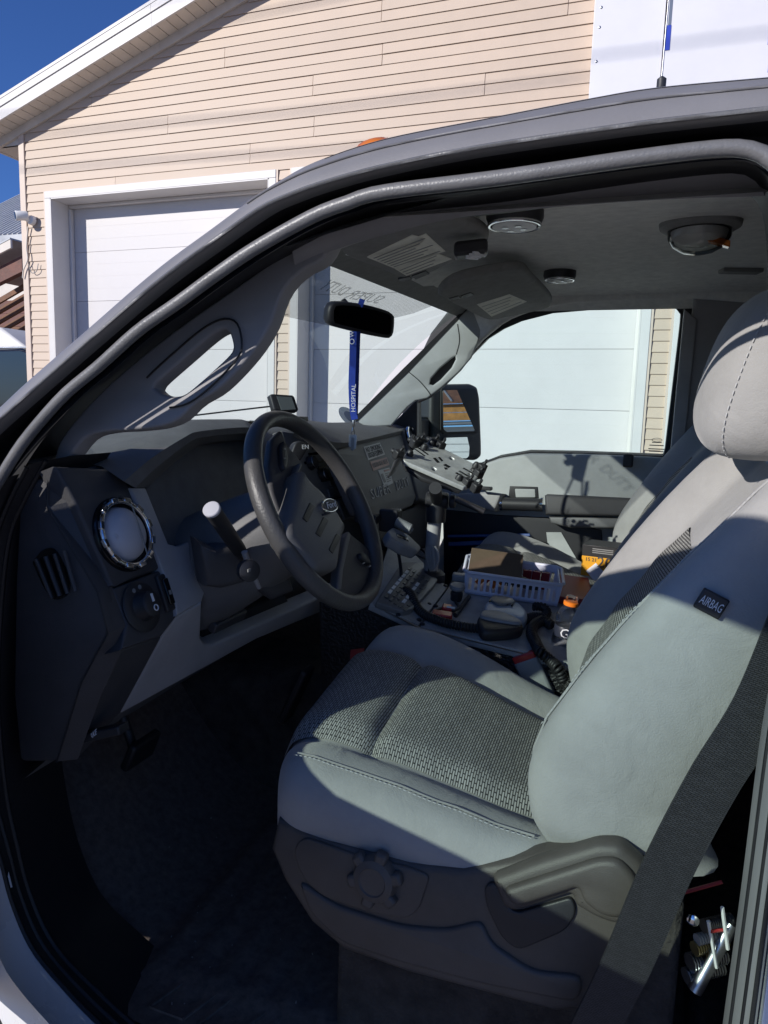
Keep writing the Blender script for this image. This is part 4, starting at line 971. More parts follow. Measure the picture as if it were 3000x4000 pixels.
# ---- roof fittings: visors, dome lamps, mirror
def hz(px, py, off=0.0):
    """place on the headliner along a pixel"""
    d = ray(px, py); best = None
    for i in range(500):
        p = CAM+d*(.9+i*.005)
        u = (p.x+.615)/1.15; w = (p.y-.10)/1.5
        if -.1 <= u <= 1.1 and 0.02 <= w <= .98:
            e = abs(hl(max(0, min(1, u)), w).z-off-p.z)
            if best is None or e < best[0]: best = (e, p)
    return best[1]
def visor(nm, L, pls, papers):
    o = panel(nm, L, pls, .022, 'visor', trk, bevel=.009, smooth=50)
    for i, (q, nl) in enumerate(papers):
        pp = panel('visor_label', q, pls.off(.0010), .001, 'paper', o)
        P4 = [pls.hit(*a) for a in q]
        for k in range(nl):
            fr = (k+1)/(nl+1); a = P4[0].lerp(P4[3], fr).lerp(P4[1].lerp(P4[2], fr), .06); b = P4[0].lerp(P4[3], fr).lerp(P4[1].lerp(P4[2], fr), .94-.25*((k*7) % 3)/2)
            obox('print_line', (a+b)*.5+pls.n*.0012, (b-a).normalized(), pls.n.cross(b-a).normalized(), pls.n, ((b-a).length/2, .0016, .0003), 'print_grey', pp)
    return o
v1 = plane3(Y(740, 540, .45), Y(1040, 510, .52), Y(900, 610, .95))
PV1 = plane3(Y(735, 530, .32), Y(985, 478, .29), Y(930, 596, .66))
visor('sun_visor', [(735,540),(740,522),(770,507),(850,490),(960,472),(985,470),(1003,482),(1050,505),(1056,520),(1040,535),(950,582),(900,602),(870,602),(800,575),(750,556)], PV1, [([(793,555),(890,508),(918,515),(905,532)], 0), ([(793,556),(920,505),(962,543),(852,580)], 7), ([(853,581),(938,545),(976,560),(878,596)], 3)])
obox('visor_clip', Y(1018, 523, .38)+V((0,0,-.012)), V((1,.2,.1)).normalized(), V((-.2,1,0)).normalized(), EZ, (.028,.022,.012), 'black_plastic', trk, bevel=.006)
for k in range(3): obox('clip_slot', Y(1022+k*7, 536-k*4, .37)+V((0,-.004,-.016)), V((.5,1,.1)).normalized(), V((1,-.5,0)).normalized(), EZ, (.014,.0022,.003), 'print_white', trk)
for L in ([(860,604),(885,598),(890,604),(866,610)], [(890,597),(920,586),(928,592),(898,604)]): panel('visor_slot', L, PV1.off(.002), .004, 'black_plastic', trk)
PV2 = plane3(Y(955, 640, .93), Y(1110, 585, .88), Y(1190, 655, 1.30))
visor('sun_visor', [(948,640),(952,628),(985,606),(1050,590),(1110,581),(1135,583),(1150,600),(1188,640),(1193,655),(1180,668),(1100,685),(1055,692),(1000,668)], PV2, [([(1030,658),(1100,636),(1138,652),(1062,684)], 4)])
for L in ([(970,646),(990,640),(996,644),(976,651)], [(996,640),(1016,633),(1024,637),(1002,645)]): panel('visor_slot', L, PV2.off(.002), .004, 'black_plastic', trk)
def puck(px, py, r):
    c_ = hz(px, py, .012)
    o = lathe('dome_lamp', c_, (0,0,-1), [(r,-.03),(r*1.02,.0),(r*.95,.008),(r*.8,.010)], 'black_plastic', trk, seg=32)
    lathe('lamp_lens', c_+V((0,0,-.0105)), (0,0,-1), [(r*.8,0),(r*.78,.004),(r*.3,.006)], 'white_plastic', o, seg=28)
    for k in range(4): lathe('led_ring', c_+V((.016*math.cos(k*1.6+.5), .016*math.sin(k*1.6+.5), -.0165)), (0,0,-1), [(.006,0),(.006,.0006)], 'steel', o, seg=12)
    tube('lamp_ring', [c_+V((r*.9*math.cos(a), r*.9*math.sin(a), -.011)) for a in [2*math.pi*k/28 for k in range(29)]], .003, 'chrome', o, seg=6)
puck(1112, 472, .046); puck(1209, 596, .042)
dc = hz(1512, 492, .01)
dl = lathe('map_lamp', dc, (0,0,-1), [(.075,-.03),(.07,.0),(.06,.006)], 'visor', trk, seg=32)
lathe('clear_lens', dc+V((0,0,-.006)), (0,0,-1), [(.056,0),(.054,.014),(.044,.028),(.026,.038),(.006,.042)], 'lens_clear', dl, seg=32)
lathe('reflector', dc+V((0,0,-.007)), (0,0,-1), [(.05,0),(.046,.012),(.03,.02),(.008,.022)], 'white_plastic', dl, seg=28)
obox('amber_strip', dc+V((.028,-.008,-.026)), V((1,.2,-.3)).normalized(), EY, EZ, (.026,.010,.006), 'amber', dl, bevel=.002)
obox('coat_hook', hz(1600, 585, .004), V((1,.3,0)).normalized(), V((-.3,1,0)).normalized(), EZ, (.05,.02,.006), 'visor', trk, bevel=.004)
mc = Y(784, 690, .87); mn = V((.80, -.58, -.16)).normalized()
PMi = Plane(mc, mn)
rv = panel('rear_view_mirror', [(711,672),(714,662),(725,652),(760,653),(800,660),(838,671),(851,679),(855,688),(853,718),(848,728),(838,731),(790,722),(730,707),(715,700),(710,690)], PMi, .035, 'black_plastic', trk, bevel=.010, smooth=48)
panel('mirror_glass', [(722,670),(728,661),(760,661),(800,668),(836,678),(845,686),(844,715),(838,723),(790,714),(733,700),(722,694)], PMi.off(.001), .003, 'mirror_dark', rv, smooth=40)
obox('mirror_button', Y(713, 664, .84), V((1,0,.3)).normalized(), EY, EZ, (.012,.012,.006), 'print_white', rv, bevel=.003)
tube('mirror_stem', [mc-mn*.02, mc-mn*.05+V((0,0,.01)), mc+V((-.07,.03,.05))], .011, 'black_plastic', rv, seg=10)
tube('mirror_stem', [Y(773, 720, .89), Y(773, 800, .92), Y(768, 880, .95)], .0035, 'black_plastic', rv, seg=6)
# ================================================================ SEATS
def lerp_tab(tab, x):
    if x <= tab[0][0]: return tab[0][1]
    for (a, va), (b, vb) in zip(tab, tab[1:]):
        if x <= b:
            t = (x-a)/(b-a); t = t*t*(3-2*t)*.4+t*.6; return va+(vb-va)*t
    return tab[-1][1]
TILT = .165
CZ = [(-.575,1.025),(-.568,1.05),(-.55,1.078),(-.52,1.092),(-.48,1.095),(-.43,1.089),(-.38,1.082),(-.33,1.074),(-.25,1.056),(-.15,1.034),(-.05,1.02)]
XSEC = [(.128,-.115),(.118,-.085),(.112,-.05),(.116,-.018),(.132,.002),(.160,.010),(.195,.004),(.222,-.010),(.238,-.020),(.25,-.010),(.30,.003),(.395,.002),(.49,.003),(.54,-.010),(.552,-.020),(.57,-.006),(.60,.014),(.632,.018),(.662,.004),(.68,-.03),(.684,-.07),(.68,-.115)]
def csurf(x, y, dz):
    tl = lerp_tab([(-.40,.175),(-.30,.14),(-.20,.08),(-.08,.03)], x)
    dip = -.013*math.exp(-((x+.403)/.013)**2)*max(0, min(1, (y-.225)/.02))*max(0, min(1, (.565-y)/.02))
    return V((x, y, lerp_tab(CZ, x)+dz+dip+tl*(y-.24)))
seat = empty('tmp', (0,0,0)); bpy.data.objects.remove(seat)
xs_ = [-.575,-.57,-.56,-.54,-.51,-.47,-.43,-.412,-.402,-.39,-.36,-.31,-.25,-.19,-.12,-.05]
rows = []
bot = [V((-.552+.045*(abs(y-.40)/.29)**3.2, .40+(y-.40)*.90, .975+.15*(y-.24))) for y, dz in XSEC]
rows.append(bot)
for i, x in enumerate(xs_):
    row = []
    for y, dz in XSEC:
        sh = 1.0 if x > -.5 else (x+.60)/.1
        ys = .40+(y-.40)*(1-.10*(1-min(1, max(0, (x+.585)/.09)))**2)
        d = dz if dz > -.03 else dz*min(1, .35+ (x+.575)/.12)
        # shallow bolster roll towards the front
        q_ = csurf(x, ys, d if x > -.55 else d*.8)
        if dz < -.1: q_.z = .975+.15*(y-.24)
        elif dz < -.06: q_.z = min(q_.z, 1.005+.15*(y-.24))
        pk = max(0, (-.44-x)/.135)
        q_.x += .050*pk*(abs(y-.40)/.29)**3.2
        row.append(q_)
    rows.append(row)
v, f = strip(rows); cush = mk('driver_seat', v, f, 'fabric', trk, subs=1, angle=89)
cush['label'] = 'grey cloth driver seat in the foreground'
def insert(nm, x0, x1, nx, surf, y0, y1, lift, par, uvs=None):
    vs, fs = bend(lambda u, w: surf(x0+(x1-x0)*u, y0+(y1-y0)*w, lift, u, w), nx, 14)
    o = mk(nm, vs, fs, 'knit', par, subs=1, angle=89); ul = o.data.uv_layers.new(name='UVMap')
    return o
def setuv(o, fn):
    ul = o.data.uv_layers['UVMap']
    for lo in o.data.loops: ul.data[lo.index].uv = fn(o.data.vertices[lo.vertex_index].co)
def ci(x, y, l, u, w):
    e = min(w, 1-w); dz = -.014 if e < .01 else (.004+.006*min(1, e*8))
    if min(u, 1-u) < .02: dz -= .006
    p = csurf(x, y, 0); base = .0
    return p+V((0,0,dz))
i1 = insert('seat_insert', -.572, -.403, 14, ci, .238, .552, .004, cush); setuv(i1, lambda c: (c.y, c.x-c.z*.3))
i2 = insert('seat_insert', -.403, -.06, 22, ci, .238, .552, .004, cush); setuv(i2, lambda c: (c.y, c.x))
st = [csurf(x, .150+.00*x, .0125)+V((0,-.004,0)) for x in [-.50+.03*k for k in range(14)]]
def stitch(nm, pts, par, step=.008, r=.0008):
    P = cr([tuple(p) for p in pts], max(8, int(sum((pts[i+1]-pts[i]).length for i in range(len(pts)-1))/step))); gg = G()
    for a, b in zip(P, P[1:]): gg.add(tube_geo([a, a.lerp(b, .35), a.lerp(b, .62)], [r*.6, r, r*.6], 5))
    return gg.mk(nm, 'stitch', par)
stitch('stitching', st, cush)
tube('seam', [p+V((0,.010,-.001)) for p in st], .0016, 'fabric', cush, seg=6)
# backrest
BF = [(1.02,-.090),(1.05,-.111),(1.09,-.122),(1.133,-.127),(1.192,-.113),(1.268,-.073),(1.363,-.012),(1.46,.061),(1.556,.138),(1.62,.19),(1.665,.235),(1.69,.275)]
BX = [(.185,-.24),(.150,-.235),(.128,-.20),(.116,-.14),(.113,-.085),(.116,-.04),(.126,-.014),(.145,.000),(.168,.002),(.195,-.006),(.220,-.022),(.238,-.042),(.250,-.056),(.31,-.047),(.395,-.045),(.48,-.047),(.54,-.056),(.552,-.046),(.570,-.030),(.60,-.008),(.635,.001),(.658,-.012),(.668,-.05),(.672,-.10),(.67,-.18),(.655,-.235),(.62,-.24)]
def bpt(z, y, d, t=None):
    x = lerp_tab(BF, z); e = .02; dx = (lerp_tab(BF, z+e)-lerp_tab(BF, z-e))/(2*e)
    n = V((-1, 0, dx)).normalized()
    if n.z < 0: n = V((-1, 0, 0))
    p = V((x, y, z+TILT*.8*(y-.14))); return p+n*d
zs_ = [1.03,1.045,1.07,1.10,1.14,1.19,1.25,1.32,1.40,1.48,1.55,1.60,1.64,1.665]
rows = []
for i, z in enumerate(zs_):
    k = 1.0
    if z > 1.5: k = 1-.16*((z-1.5)/.165)**2
    if z < 1.06: k = .93
    rows.append([bpt(z, .395+(y-.395)*k, d) for y, d in BX])
top = rows[-1]; cen = sum(top, V((0,0,0)))/len(top)
rows.append([p.lerp(cen, .35)+V((.0,0,.012)) for p in top]); rows.append([p.lerp(cen, .85)+V((0,0,.016)) for p in top])
v, f = strip(rows); back = mk('driver_backrest', v, f, 'fabric', trk, subs=1, angle=89)
def bi(z, y, l, u, w):
    e = min(w, 1-w); d = -.062 if e < .01 else -.050+.008*min(1, e*8)
    return bpt(z, y, d)
i3 = insert('backrest_insert', 1.06, 1.44, 24, bi, .252, .545, .004, back); setuv(i3, lambda c: (c.y, c.z*1.15))
stitch('stitching', [bpt(z, .170, .0022) for z in [1.2+.045*k for k in range(9)]], back, r=.0006)
tube('seam', [bpt(z, .178, -.0005) for z in [1.06+.05*k for k in range(12)]], .0022, 'fabric', back, seg=6)
# airbag tag
tA = Y(1512, 1290, .112); tB = Y(1560, 1315, .112)
tg = obox('airbag_tag', (tA+tB)*.5+V((0,-.003,0)), (tB-tA).normalized(), EY, EY.cross(tB-tA).normalized(), ((tB-tA).length*.58,.0035,.014), 'black_plastic', back, bevel=.002)
text('airbag_lettering', 'AIRBAG', (tA+tB)*.5+V((0,-.0072,0)), tB-tA, V((0,-1,0)).cross(tB-tA)*1.0 if (V((0,-1,0)).cross(tB-tA)).z > 0 else -(V((0,-1,0)).cross(tB-tA)), .012, 'print_white', back, ext=.0003, fit=(tB-tA).length*.95)
# headrest
hc = V((.197, .405, 1.730)); rows = []
def sup(a, e): return math.copysign(abs(a)**e, a)
for i in range(17):
    ph = -math.pi/2+math.pi*i/16; row = []
    for j in range(33):
        th = 2*math.pi*j/32
        X_ = sup(math.cos(ph), .62)*sup(math.cos(th), .78)*.118; Y_ = sup(math.cos(ph), .62)*sup(math.sin(th), .62)*.148; Z_ = sup(math.sin(ph), .72)*.132
        row.append(hc+V((X_+.25*Z_, Y_, Z_+TILT*.7*Y_)))
    rows.append(row)
v, f = strip(rows); hr = mk('headrest', v, f, 'fabric', back, subs=1, angle=89)
def hpt(th, ph, k=1.004):
    X_ = sup(math.cos(ph), .62)*sup(math.cos(th), .78)*.118*k; Y_ = sup(math.cos(ph), .62)*sup(math.sin(th), .62)*.148*k; Z_ = sup(math.sin(ph), .72)*.132*k
    return hc+V((X_+.25*Z_, Y_, Z_+TILT*.7*Y_))
stitch('stitching', [hpt(math.pi+.92, -1.15+.115*k) for k in range(21)], back, step=.010, r=.0011)
for yy in (.33, .47): tube('headrest_post', [(.19,yy,1.52),(.20,yy,1.66)], .007, 'steel', back, seg=10)
# seat base trim
PSB = Plane((0, .098, 1.0), (-.05, -1, .10))
sb = panel('seat_base', [(598,1768),(700,1815),(880,1866),(1000,1878),(1100,1862),(1290,1818),(1340,1822),(1395,1870),(1413,1925),(1385,1995),(1345,2062),(1290,2180),(1200,2190),(1050,2150),(880,2105),(740,2055),(670,1995),(612,1905),(582,1835)], PSB, .05, 'seat_plastic', trk, bevel=.012)
panel('trim_recess', [(655,1808),(760,1845),(900,1880),(928,1893),(905,1965),(880,1985),(800,1972),(690,1935),(648,1890),(632,1835)], PSB.off(.004), .01, 'seat_plastic', sb, bevel=.003, rnd=.02)
panel('trim_lower', [(640,1900),(720,1955),(860,2000),(960,2010),(1040,1990),(1060,2040),(1150,2100),(1260,2110),(1250,2170),(1050,2130),(860,2080),(740,2040),(672,1980)], PSB.off(.006), .012, 'seat_plastic', sb, bevel=.006, rnd=.02)
hp = panel('recliner_cover', [(1058,1898),(1160,1862),(1290,1822),(1340,1824),(1392,1872),(1410,1925),(1395,1975),(1362,2000),(1330,2003),(1290,1990),(1240,1960),(1235,1935),(1110,1975),(1085,1965)], PSB.off(.020), .04, 'seat_plastic', sb, bevel=.014, rnd=.01)
panel('recliner_cover', [(1082,1925),(1290,1858),(1335,1858),(1372,1895),(1382,1935),(1368,1975),(1335,1990),(1295,1980),(1258,1950),(1250,1920),(1110,1965)], PSB.off(.032), .02, 'seat_plastic', sb, bevel=.009, rnd=.012)
panel('lever_pocket', [(1045,1915),(1068,1905),(1108,1975),(1235,1938),(1245,1970),(1225,2010),(1120,2055),(1085,2030),(1050,1960)], PSB.off(.007), .01, 'black_plastic', sb, bevel=.003, rnd=.015)
nb = PSB.hit(815, 1893)
kb = lathe('lumbar_knob', nb, PSB.n, [(.036,0),(.036,.01),(.032,.018),(.022,.022),(.02,.020)], 'seat_plastic', sb, seg=28)
for k in range(6):
    a = k*math.pi/3+.3; d_ = PSB.u*math.cos(a)+PSB.v*math.sin(a); obox('knob_lobe', nb+d_*.036+PSB.n*.009, d_, PSB.n.cross(d_), PSB.n, (.010,.010,.009), 'seat_plastic', kb, bevel=.005)
# seat underframe (dark)
bx('seat_frame', -.42, .1, .15, .66, .60, .99, 'carpet', trk, bevel=.01)
# ---- passenger seat: a second seat of the same kind
OFF = V((.045, .925, .082))
pc = copy_to(cush, OFF, trk); pc['label'] = 'grey cloth passenger seat beyond the console'; pc.name = 'passenger_seat'
for o in (i1, i2): copy_to(o, OFF, pc)
pb = copy_to(back, OFF, trk); pb.name = 'passenger_backrest'
copy_to(i3, OFF, pb); copy_to(hr, OFF+V((.12,0,0)), pb)
bx('passenger_seat_frame', -.46, .12, 1.05, 1.58, .64, 1.10, 'black_plastic', trk, bevel=.01)
# ---- driver belt: webbing from the pillar down to the sill, and buckle
def band(nm, pts, w, wdirs, m, par, th=.0016):
    P = cr([tuple(p) for p in pts], 40); W = cr([tuple(p) for p in wdirs], 40); rows = [[], [], [], []]
    for i, (p, w_) in enumerate(zip(P, W)):
        t = (P[min(i+1, 39)]-P[max(i-1, 0)]).normalized(); s_ = (w_-t*w_.dot(t)).normalized(); n_ = t.cross(s_)
        rows[0].append(p-s_*w/2-n_*th); rows[1].append(p+s_*w/2-n_*th); rows[2].append(p+s_*w/2+n_*th); rows[3].append(p-s_*w/2+n_*th)
    rows.append(rows[0]); v, f = strip(rows); o = mk(nm, v, f, m, par, angle=30); ul = o.data.uv_layers.new(name='UVMap')
    for lo in o.data.loops:
        co = o.data.vertices[lo.vertex_index].co; i = min(range(40), key=lambda k: (P[k]-co).length); ul.data[lo.index].uv = ((co-P[i]).dot(W[i].normalized())*1.0, 1.0*i*(P[1]-P[0]).length)
    return o
bp_ = [Y(1725,1330,.035), Y(1640,1530,.03), Y(1540,1690,.025), Y(1440,1880,.02), Y(1350,2090,.015), Y(1270,2250,.02), Y(1200,2400,.03)]
band('seat_belt', bp_, .058, [V((1,.12,.5))]*7, 'webbing', trk)
bk = Y(1155, 1465, .70); bu = (Y(1140,1432,.70)-Y(1172,1500,.70)).normalized(); bs = (Y(1172,1425,.70)-Y(1128,1440,.70)).normalized(); bn = bs.cross(bu).normalized()
buk = obox('belt_buckle', bk, bs, bu, bn, (.028,.048,.012), 'radio_grey', trk, bevel=.006)
obox('release_button', bk+bu*.052, bs, bu, bn, (.026,.008,.011), 'red', buk, bevel=.003)
band('buckle_stalk', [bk-bu*.045, bk-bu*.09, bk-bu*.16-bn*.02], .03, [bs]*3, 'belt', buk)
# wiring behind the seat, seen past the belt
for k, (p, q, r, m_) in enumerate(((( 1482,2110),(1560,2085),.012,'steel'),((1490,2080),(1565,2060),.013,'steel'),((1500,2050),(1570,2030),.010,'brass'),((1520,2000),(1580,1985),.009,'steel'),((1505,2030),(1580,2010),.008,'wire_grey'))):
    A_ = Y(*p, .13); B_ = Y(*q, .16); gg = G()
    nseg = 14
    for s_ in range(nseg):
        a = A_.lerp(B_, s_/nseg); b = A_.lerp(B_, (s_+.75)/nseg); gg.add(tube_geo([a, b], [r, r*.92], 10))
    gg.mk('loom_conduit', m_, trk)
for p, q, m_ in (((1530,1990),(1548,2090),'white_plastic'),((1560,1960),(1572,2050),'white_plastic'),((1535,2012),(1565,2008),'red'),((1470,1930),(1560,1905),'red_book')):
    tube('cable_tie', [Y(*p, .115), Y(*q, .125)], .0025, m_, trk, seg=6)
bx('rear_carpet', .14, .56, .10, 1.6, .58, .70, 'carpet', trk, bevel=.02)
tube('seat_rail', [Y(1500,2140,.12), Y(1580,1995,.15)], .010, 'steel', trk, seg=8)
lathe('frame_bolt', Y(1497, 1986, .12), (0,-1,0), [(.008,0),(.008,.003),(.004,.006)], 'chrome', trk, seg=12)
# ================================================================ CONSOLE
PT = plane3(Y(910,1352,.70), Y(1150,1410,.70), Y(980,1270,.95))
def onT(px, py, h=0): return PT.hit(px, py)+PT.n*h
PSl = plane3(Y(905,1350,.70), Y(818,1308,.70), Y(968,1266,.955))
ct = panel('console', [(908,1353),(970,1267),(1010,1225),(1300,1265),(1330,1330),(1260,1440),(1160,1414)], PT, .02, 'console', trk, bevel=.002)
panel('console_slope', [(800,1302),(905,1350),(967,1268),(925,1225),(868,1170),(845,1160)], PSl, .02, 'console', trk, bevel=.002)
PCs = Plane((0, .706, 1.0), (0, -1, 0))
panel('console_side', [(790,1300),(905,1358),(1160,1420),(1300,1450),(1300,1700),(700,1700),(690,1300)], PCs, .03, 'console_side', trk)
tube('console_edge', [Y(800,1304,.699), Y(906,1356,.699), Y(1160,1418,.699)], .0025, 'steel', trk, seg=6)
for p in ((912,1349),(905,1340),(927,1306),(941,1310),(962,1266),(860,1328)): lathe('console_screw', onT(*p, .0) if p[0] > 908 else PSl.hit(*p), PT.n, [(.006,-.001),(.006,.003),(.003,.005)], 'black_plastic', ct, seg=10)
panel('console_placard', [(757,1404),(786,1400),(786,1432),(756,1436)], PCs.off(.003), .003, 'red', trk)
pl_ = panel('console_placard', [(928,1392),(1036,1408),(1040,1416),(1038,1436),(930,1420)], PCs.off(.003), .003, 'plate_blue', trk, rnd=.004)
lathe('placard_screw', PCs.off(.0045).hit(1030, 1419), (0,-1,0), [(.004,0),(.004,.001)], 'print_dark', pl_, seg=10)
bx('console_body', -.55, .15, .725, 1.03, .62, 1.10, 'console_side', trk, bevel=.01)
# light-bar controller with its keys
k4 = [(811,1303),(880,1210),(948,1252),(884,1322)]
K4z = [PSl.hit(*p) for p in k4]
ctl = panel('switch_plate', [(812,1300),(868,1214),(900,1213),(946,1251),(938,1264),(890,1316),(872,1320)], PSl.off(.014), .016, 'button', trk, bevel=.003, rnd=.006)
kA = PSl.off(.0165).hit(828,1290); kB = PSl.off(.0165).hit(886,1222); kC = PSl.off(.0165).hit(934,1252)
ku = kB-kA; kv = kC-kB
white = {(0,1),(0,2),(0,3),(0,4),(0,5),(0,6),(3,1),(3,2),(3,4),(3,5)}
for r_ in range(5):
    for c_ in range(8):
        p = kA+ku*((c_+.5)/8)+kv*((r_+.3)/5)
        obox('key', p, ku.normalized(), PSl.n.cross(ku).normalized(), PSl.n, (ku.length/8*.36, kv.length/5*.27, .0012), 'button_white' if (r_, c_) in white else 'keys', ctl, bevel=.0006)
# ================================================================ LOOSE THINGS IN THE CAB
def zq(L): return [(774+a*.3667, 885+b*.3667) for a, b in L]      # from an enlarged crop of the photo
def slab(nm, L, h, th, m, par, bevel=.004, rnd=.006, sm=0): return panel(nm, L, PT.off(h), th, m, par, bevel=bevel, rnd=0 if sm else rnd, smooth=sm)
# ---- plastic basket
bA = onT(1003, 1283, .002); bB = onT(1203, 1312, .002); bl = (bB-bA); L_ = bl.length; bu_ = bl.normalized(); bw_ = PT.n.cross(bu_).normalized()
if bw_.y < 0: bw_ = -bw_
Hb_ = .062; Wb = .115
bk_ = empty('storage_basket', bA+bl*.5+bw_*Wb/2, 'pale lavender slotted plastic basket on the console', 'basket')
def bwall(o, u, n, length, slots):
    pl = Plane(o, n); pl.u = u; pl.v = PT.n; pl.n = n
    ol = [(0,0),(length,0),(length+.006,Hb_),(-.006,Hb_)]
    hs = []
    for k in range(slots):
        c = length*(k+.75)/(slots+.5); w = length/(slots+.5)*.27; hs.append([(c-w,.012),(c+w,.012),(c+w,.046),(c-w,.046)])
    panel('basket_side', ol, pl, .003, 'basket', bk_, bevel=.0006, holes=hs, raw=True, hround=.002)
bwall(bA, bu_, -bw_, L_, 15); bwall(bA+bw_*Wb, bu_, -bw_, L_, 15); bwall(bA, bw_, -bu_, Wb, 6); bwall(bB, bw_, bu_, Wb, 6)
obox('basket_base', bA+bl*.5+bw_*Wb/2+PT.n*.003, bu_, bw_, PT.n, (L_/2,Wb/2,.002), 'basket', bk_)
rm = [bA+PT.n*Hb_-bu_*.008-bw_*.006, bB+PT.n*Hb_+bu_*.008-bw_*.006, bB+bw_*(Wb+.006)+PT.n*Hb_+bu_*.008, bA+bw_*(Wb+.006)+PT.n*Hb_-bu_*.008]
rp = []
for i in range(4):
    a, b = rm[i], rm[(i+1) % 4]; d_ = (b-a).normalized()*.012; rp += [a+d_, b-d_]
tube('basket_rim', rp+[rp[0]], .0042, 'basket', bk_, seg=8)
cb = obox('note_pad', bA+bu_*L_*.30+bw_*.055+PT.n*.070, bu_, (bw_*.9+PT.n*.35).normalized(), bu_.cross((bw_*.9+PT.n*.35).normalized()), (L_*.29,.048,.005), 'cardboard', None, bevel=.001); tag(cb, 'brown cardboard pad lying on top of the basket', 'pad')
for k, (fx, fy, m_) in enumerate(((.12,.4,'orange'),(.2,.6,'red'),(.28,.35,'orange'),(.36,.6,'orange'))):
    o = tube('marker_pen', [bA+bu_*L_*fx+bw_*Wb*fy+PT.n*.012, bA+bu_*(L_*fx+.03)+bw_*Wb*(fy+.1)+PT.n*.045], .008, m_, None, seg=10)
    tag(o, ['leftmost orange pen inside the basket', 'red pen inside the basket', 'second orange pen inside the basket under the pad', 'third orange pen inside the basket under the pad'][k], 'pen', 'pens in the basket')
for k in range(3):
    o = obox('swab_packet', bA+bu_*L_*(.66+.1*k)+bw_*Wb*.75+PT.n*.03, bu_, PT.n, bw_, (.011,.024,.004), 'red_book', None, bevel=.001)
    tag(o, ['left dark red packet standing in the basket', 'middle dark red packet standing in the basket', 'right dark red packet standing in the basket'][k], 'packet', 'packets in the basket')
rb_ = obox('red_folder', onT(1238, 1290, .012)+bw_*.02, bu_, bw_, PT.n, (.045,.08,.010), 'red_book', None, bevel=.002); tag(rb_, 'dark red folder lying beside the basket', 'folder')
# ---- hand microphones and radio head
ra = empty('handheld_radio', onT(1095, 1325), 'blue grey hand radio lying on the console in front of the basket', 'radio')
slab('radio_body', zq([(742,1150),(760,1120),(830,1095),(930,1120),(985,1165),(1000,1205),(960,1235),(850,1215),(745,1190)]), .034, .034, 'radio_blue', ra, .012, sm=40)
slab('radio_face', zq([(775,1112),(800,1092),(880,1100),(925,1122),(900,1140),(820,1142)]), .040, .008, 'button', ra, .003, sm=30)
lathe('radio_knob', onT(*zq([(810,1100)])[0], .042), PT.n, [(.007,0),(.007,.004),(.003,.006)], 'steel', ra, seg=14)
m1 = empty('hand_microphone', onT(1080, 1350), 'black hand microphone with grey ribbed top lying nearest the seat', 'microphone')
slab('microphone_body', zq([(700,1245),(712,1205),(760,1180),(860,1190),(940,1220),(972,1255),(960,1285),(860,1300),(740,1298)]), .030, .030, 'black_plastic', m1, .011, sm=40)
slab('microphone_top', zq([(718,1195),(745,1176),(850,1188),(940,1225),(965,1248),(930,1255),(800,1235),(725,1215)]), .036, .012, 'radio_grey', m1, .005, sm=34)
for k in range(6):
    a = onT(*zq([(775+k*26, 1186+k*5)])[0], .037); b = onT(*zq([(762+k*26, 1212+k*5)])[0], .037); tube('rib', [a, b], .0022, 'cluster', m1, seg=6)
m2 = empty('hand_microphone', onT(1112, 1290), 'slim ribbed black microphone against the basket front', 'microphone')
P_ = [onT(*p, .035) for p in zq([(822,1068),(880,1068),(960,1090),(1015,1112),(1050,1125)])]
tube('microphone_body', P_, [.010,.014,.015,.012,.006], 'black_plastic', m2, seg=14, n=None)
for k in range(8):
    c_ = P_[0].lerp(P_[2], .15+k*.11); d_ = (P_[2]-P_[0]).normalized(); lathe('grip_ring', c_, d_, [(.0150,-.0016),(.0158,0),(.0150,.0016)], 'rubber', m2, seg=14)
def helix(path, R, r, turns, n=None):
    n = n or turns*9
    P = cr([tuple(p) for p in path], n); out = []; a = None
    for i in range(n):
        t = (P[min(i+1, n-1)]-P[max(i-1, 0)]).normalized()
        a = t.orthogonal().normalized() if a is None else (a-t*a.dot(t)).normalized()
        b = t.cross(a); an = 2*math.pi*turns*i/n; out.append(P[i]+(a*math.cos(an)+b*math.sin(an))*R)
    return tube_geo(out, r, 6)
c1p = [(841,1150,.93),(858,1185,.90),(866,1230,.87),(866,1262,.85),(867,1280,.82)]
cd1 = empty('coiled_cord', onT(931, 1343), 'long black coiled cord hanging from the dash and curving across the console', 'cord')
tube('plain_cable', [Y(*p) for p in c1p], .0045, 'rubber', cd1, n=30, seg=8)
cp = [Y(867,1280,.82)]+[onT(a, b, h) for a, b, h in ((880,1302,.03),(905,1330,.014),(940,1348,.012),(990,1362,.012),(1040,1368,.012),(1085,1367,.012),(1125,1352,.012),(1150,1342,.012),(1172,1342,.012),(1180,1334,.014),(1170,1327,.02),(1150,1326,.02))]
v, f = helix(cp, .0075, .0042, 78); mk('coil', v, f, 'rubber', cd1, angle=80)
cd2 = empty('coiled_cord', onT(1165, 1395), 'short black coiled cord looping over the console edge by the buckle', 'cord')
cp = [onT(1190,1362,.012), onT(1172,1352,.014), onT(1152,1362,.014), onT(1146,1380,.014), onT(1155,1398,.012), Y(1170,1412,.70)+V((0,-.02,.01)), Y(1190,1428,.68), Y(1206,1445,.66), Y(1216,1470,.66)]
v, f = helix(cp, .009, .0045, 40); mk('coil', v, f, 'rubber', cd2, angle=80)
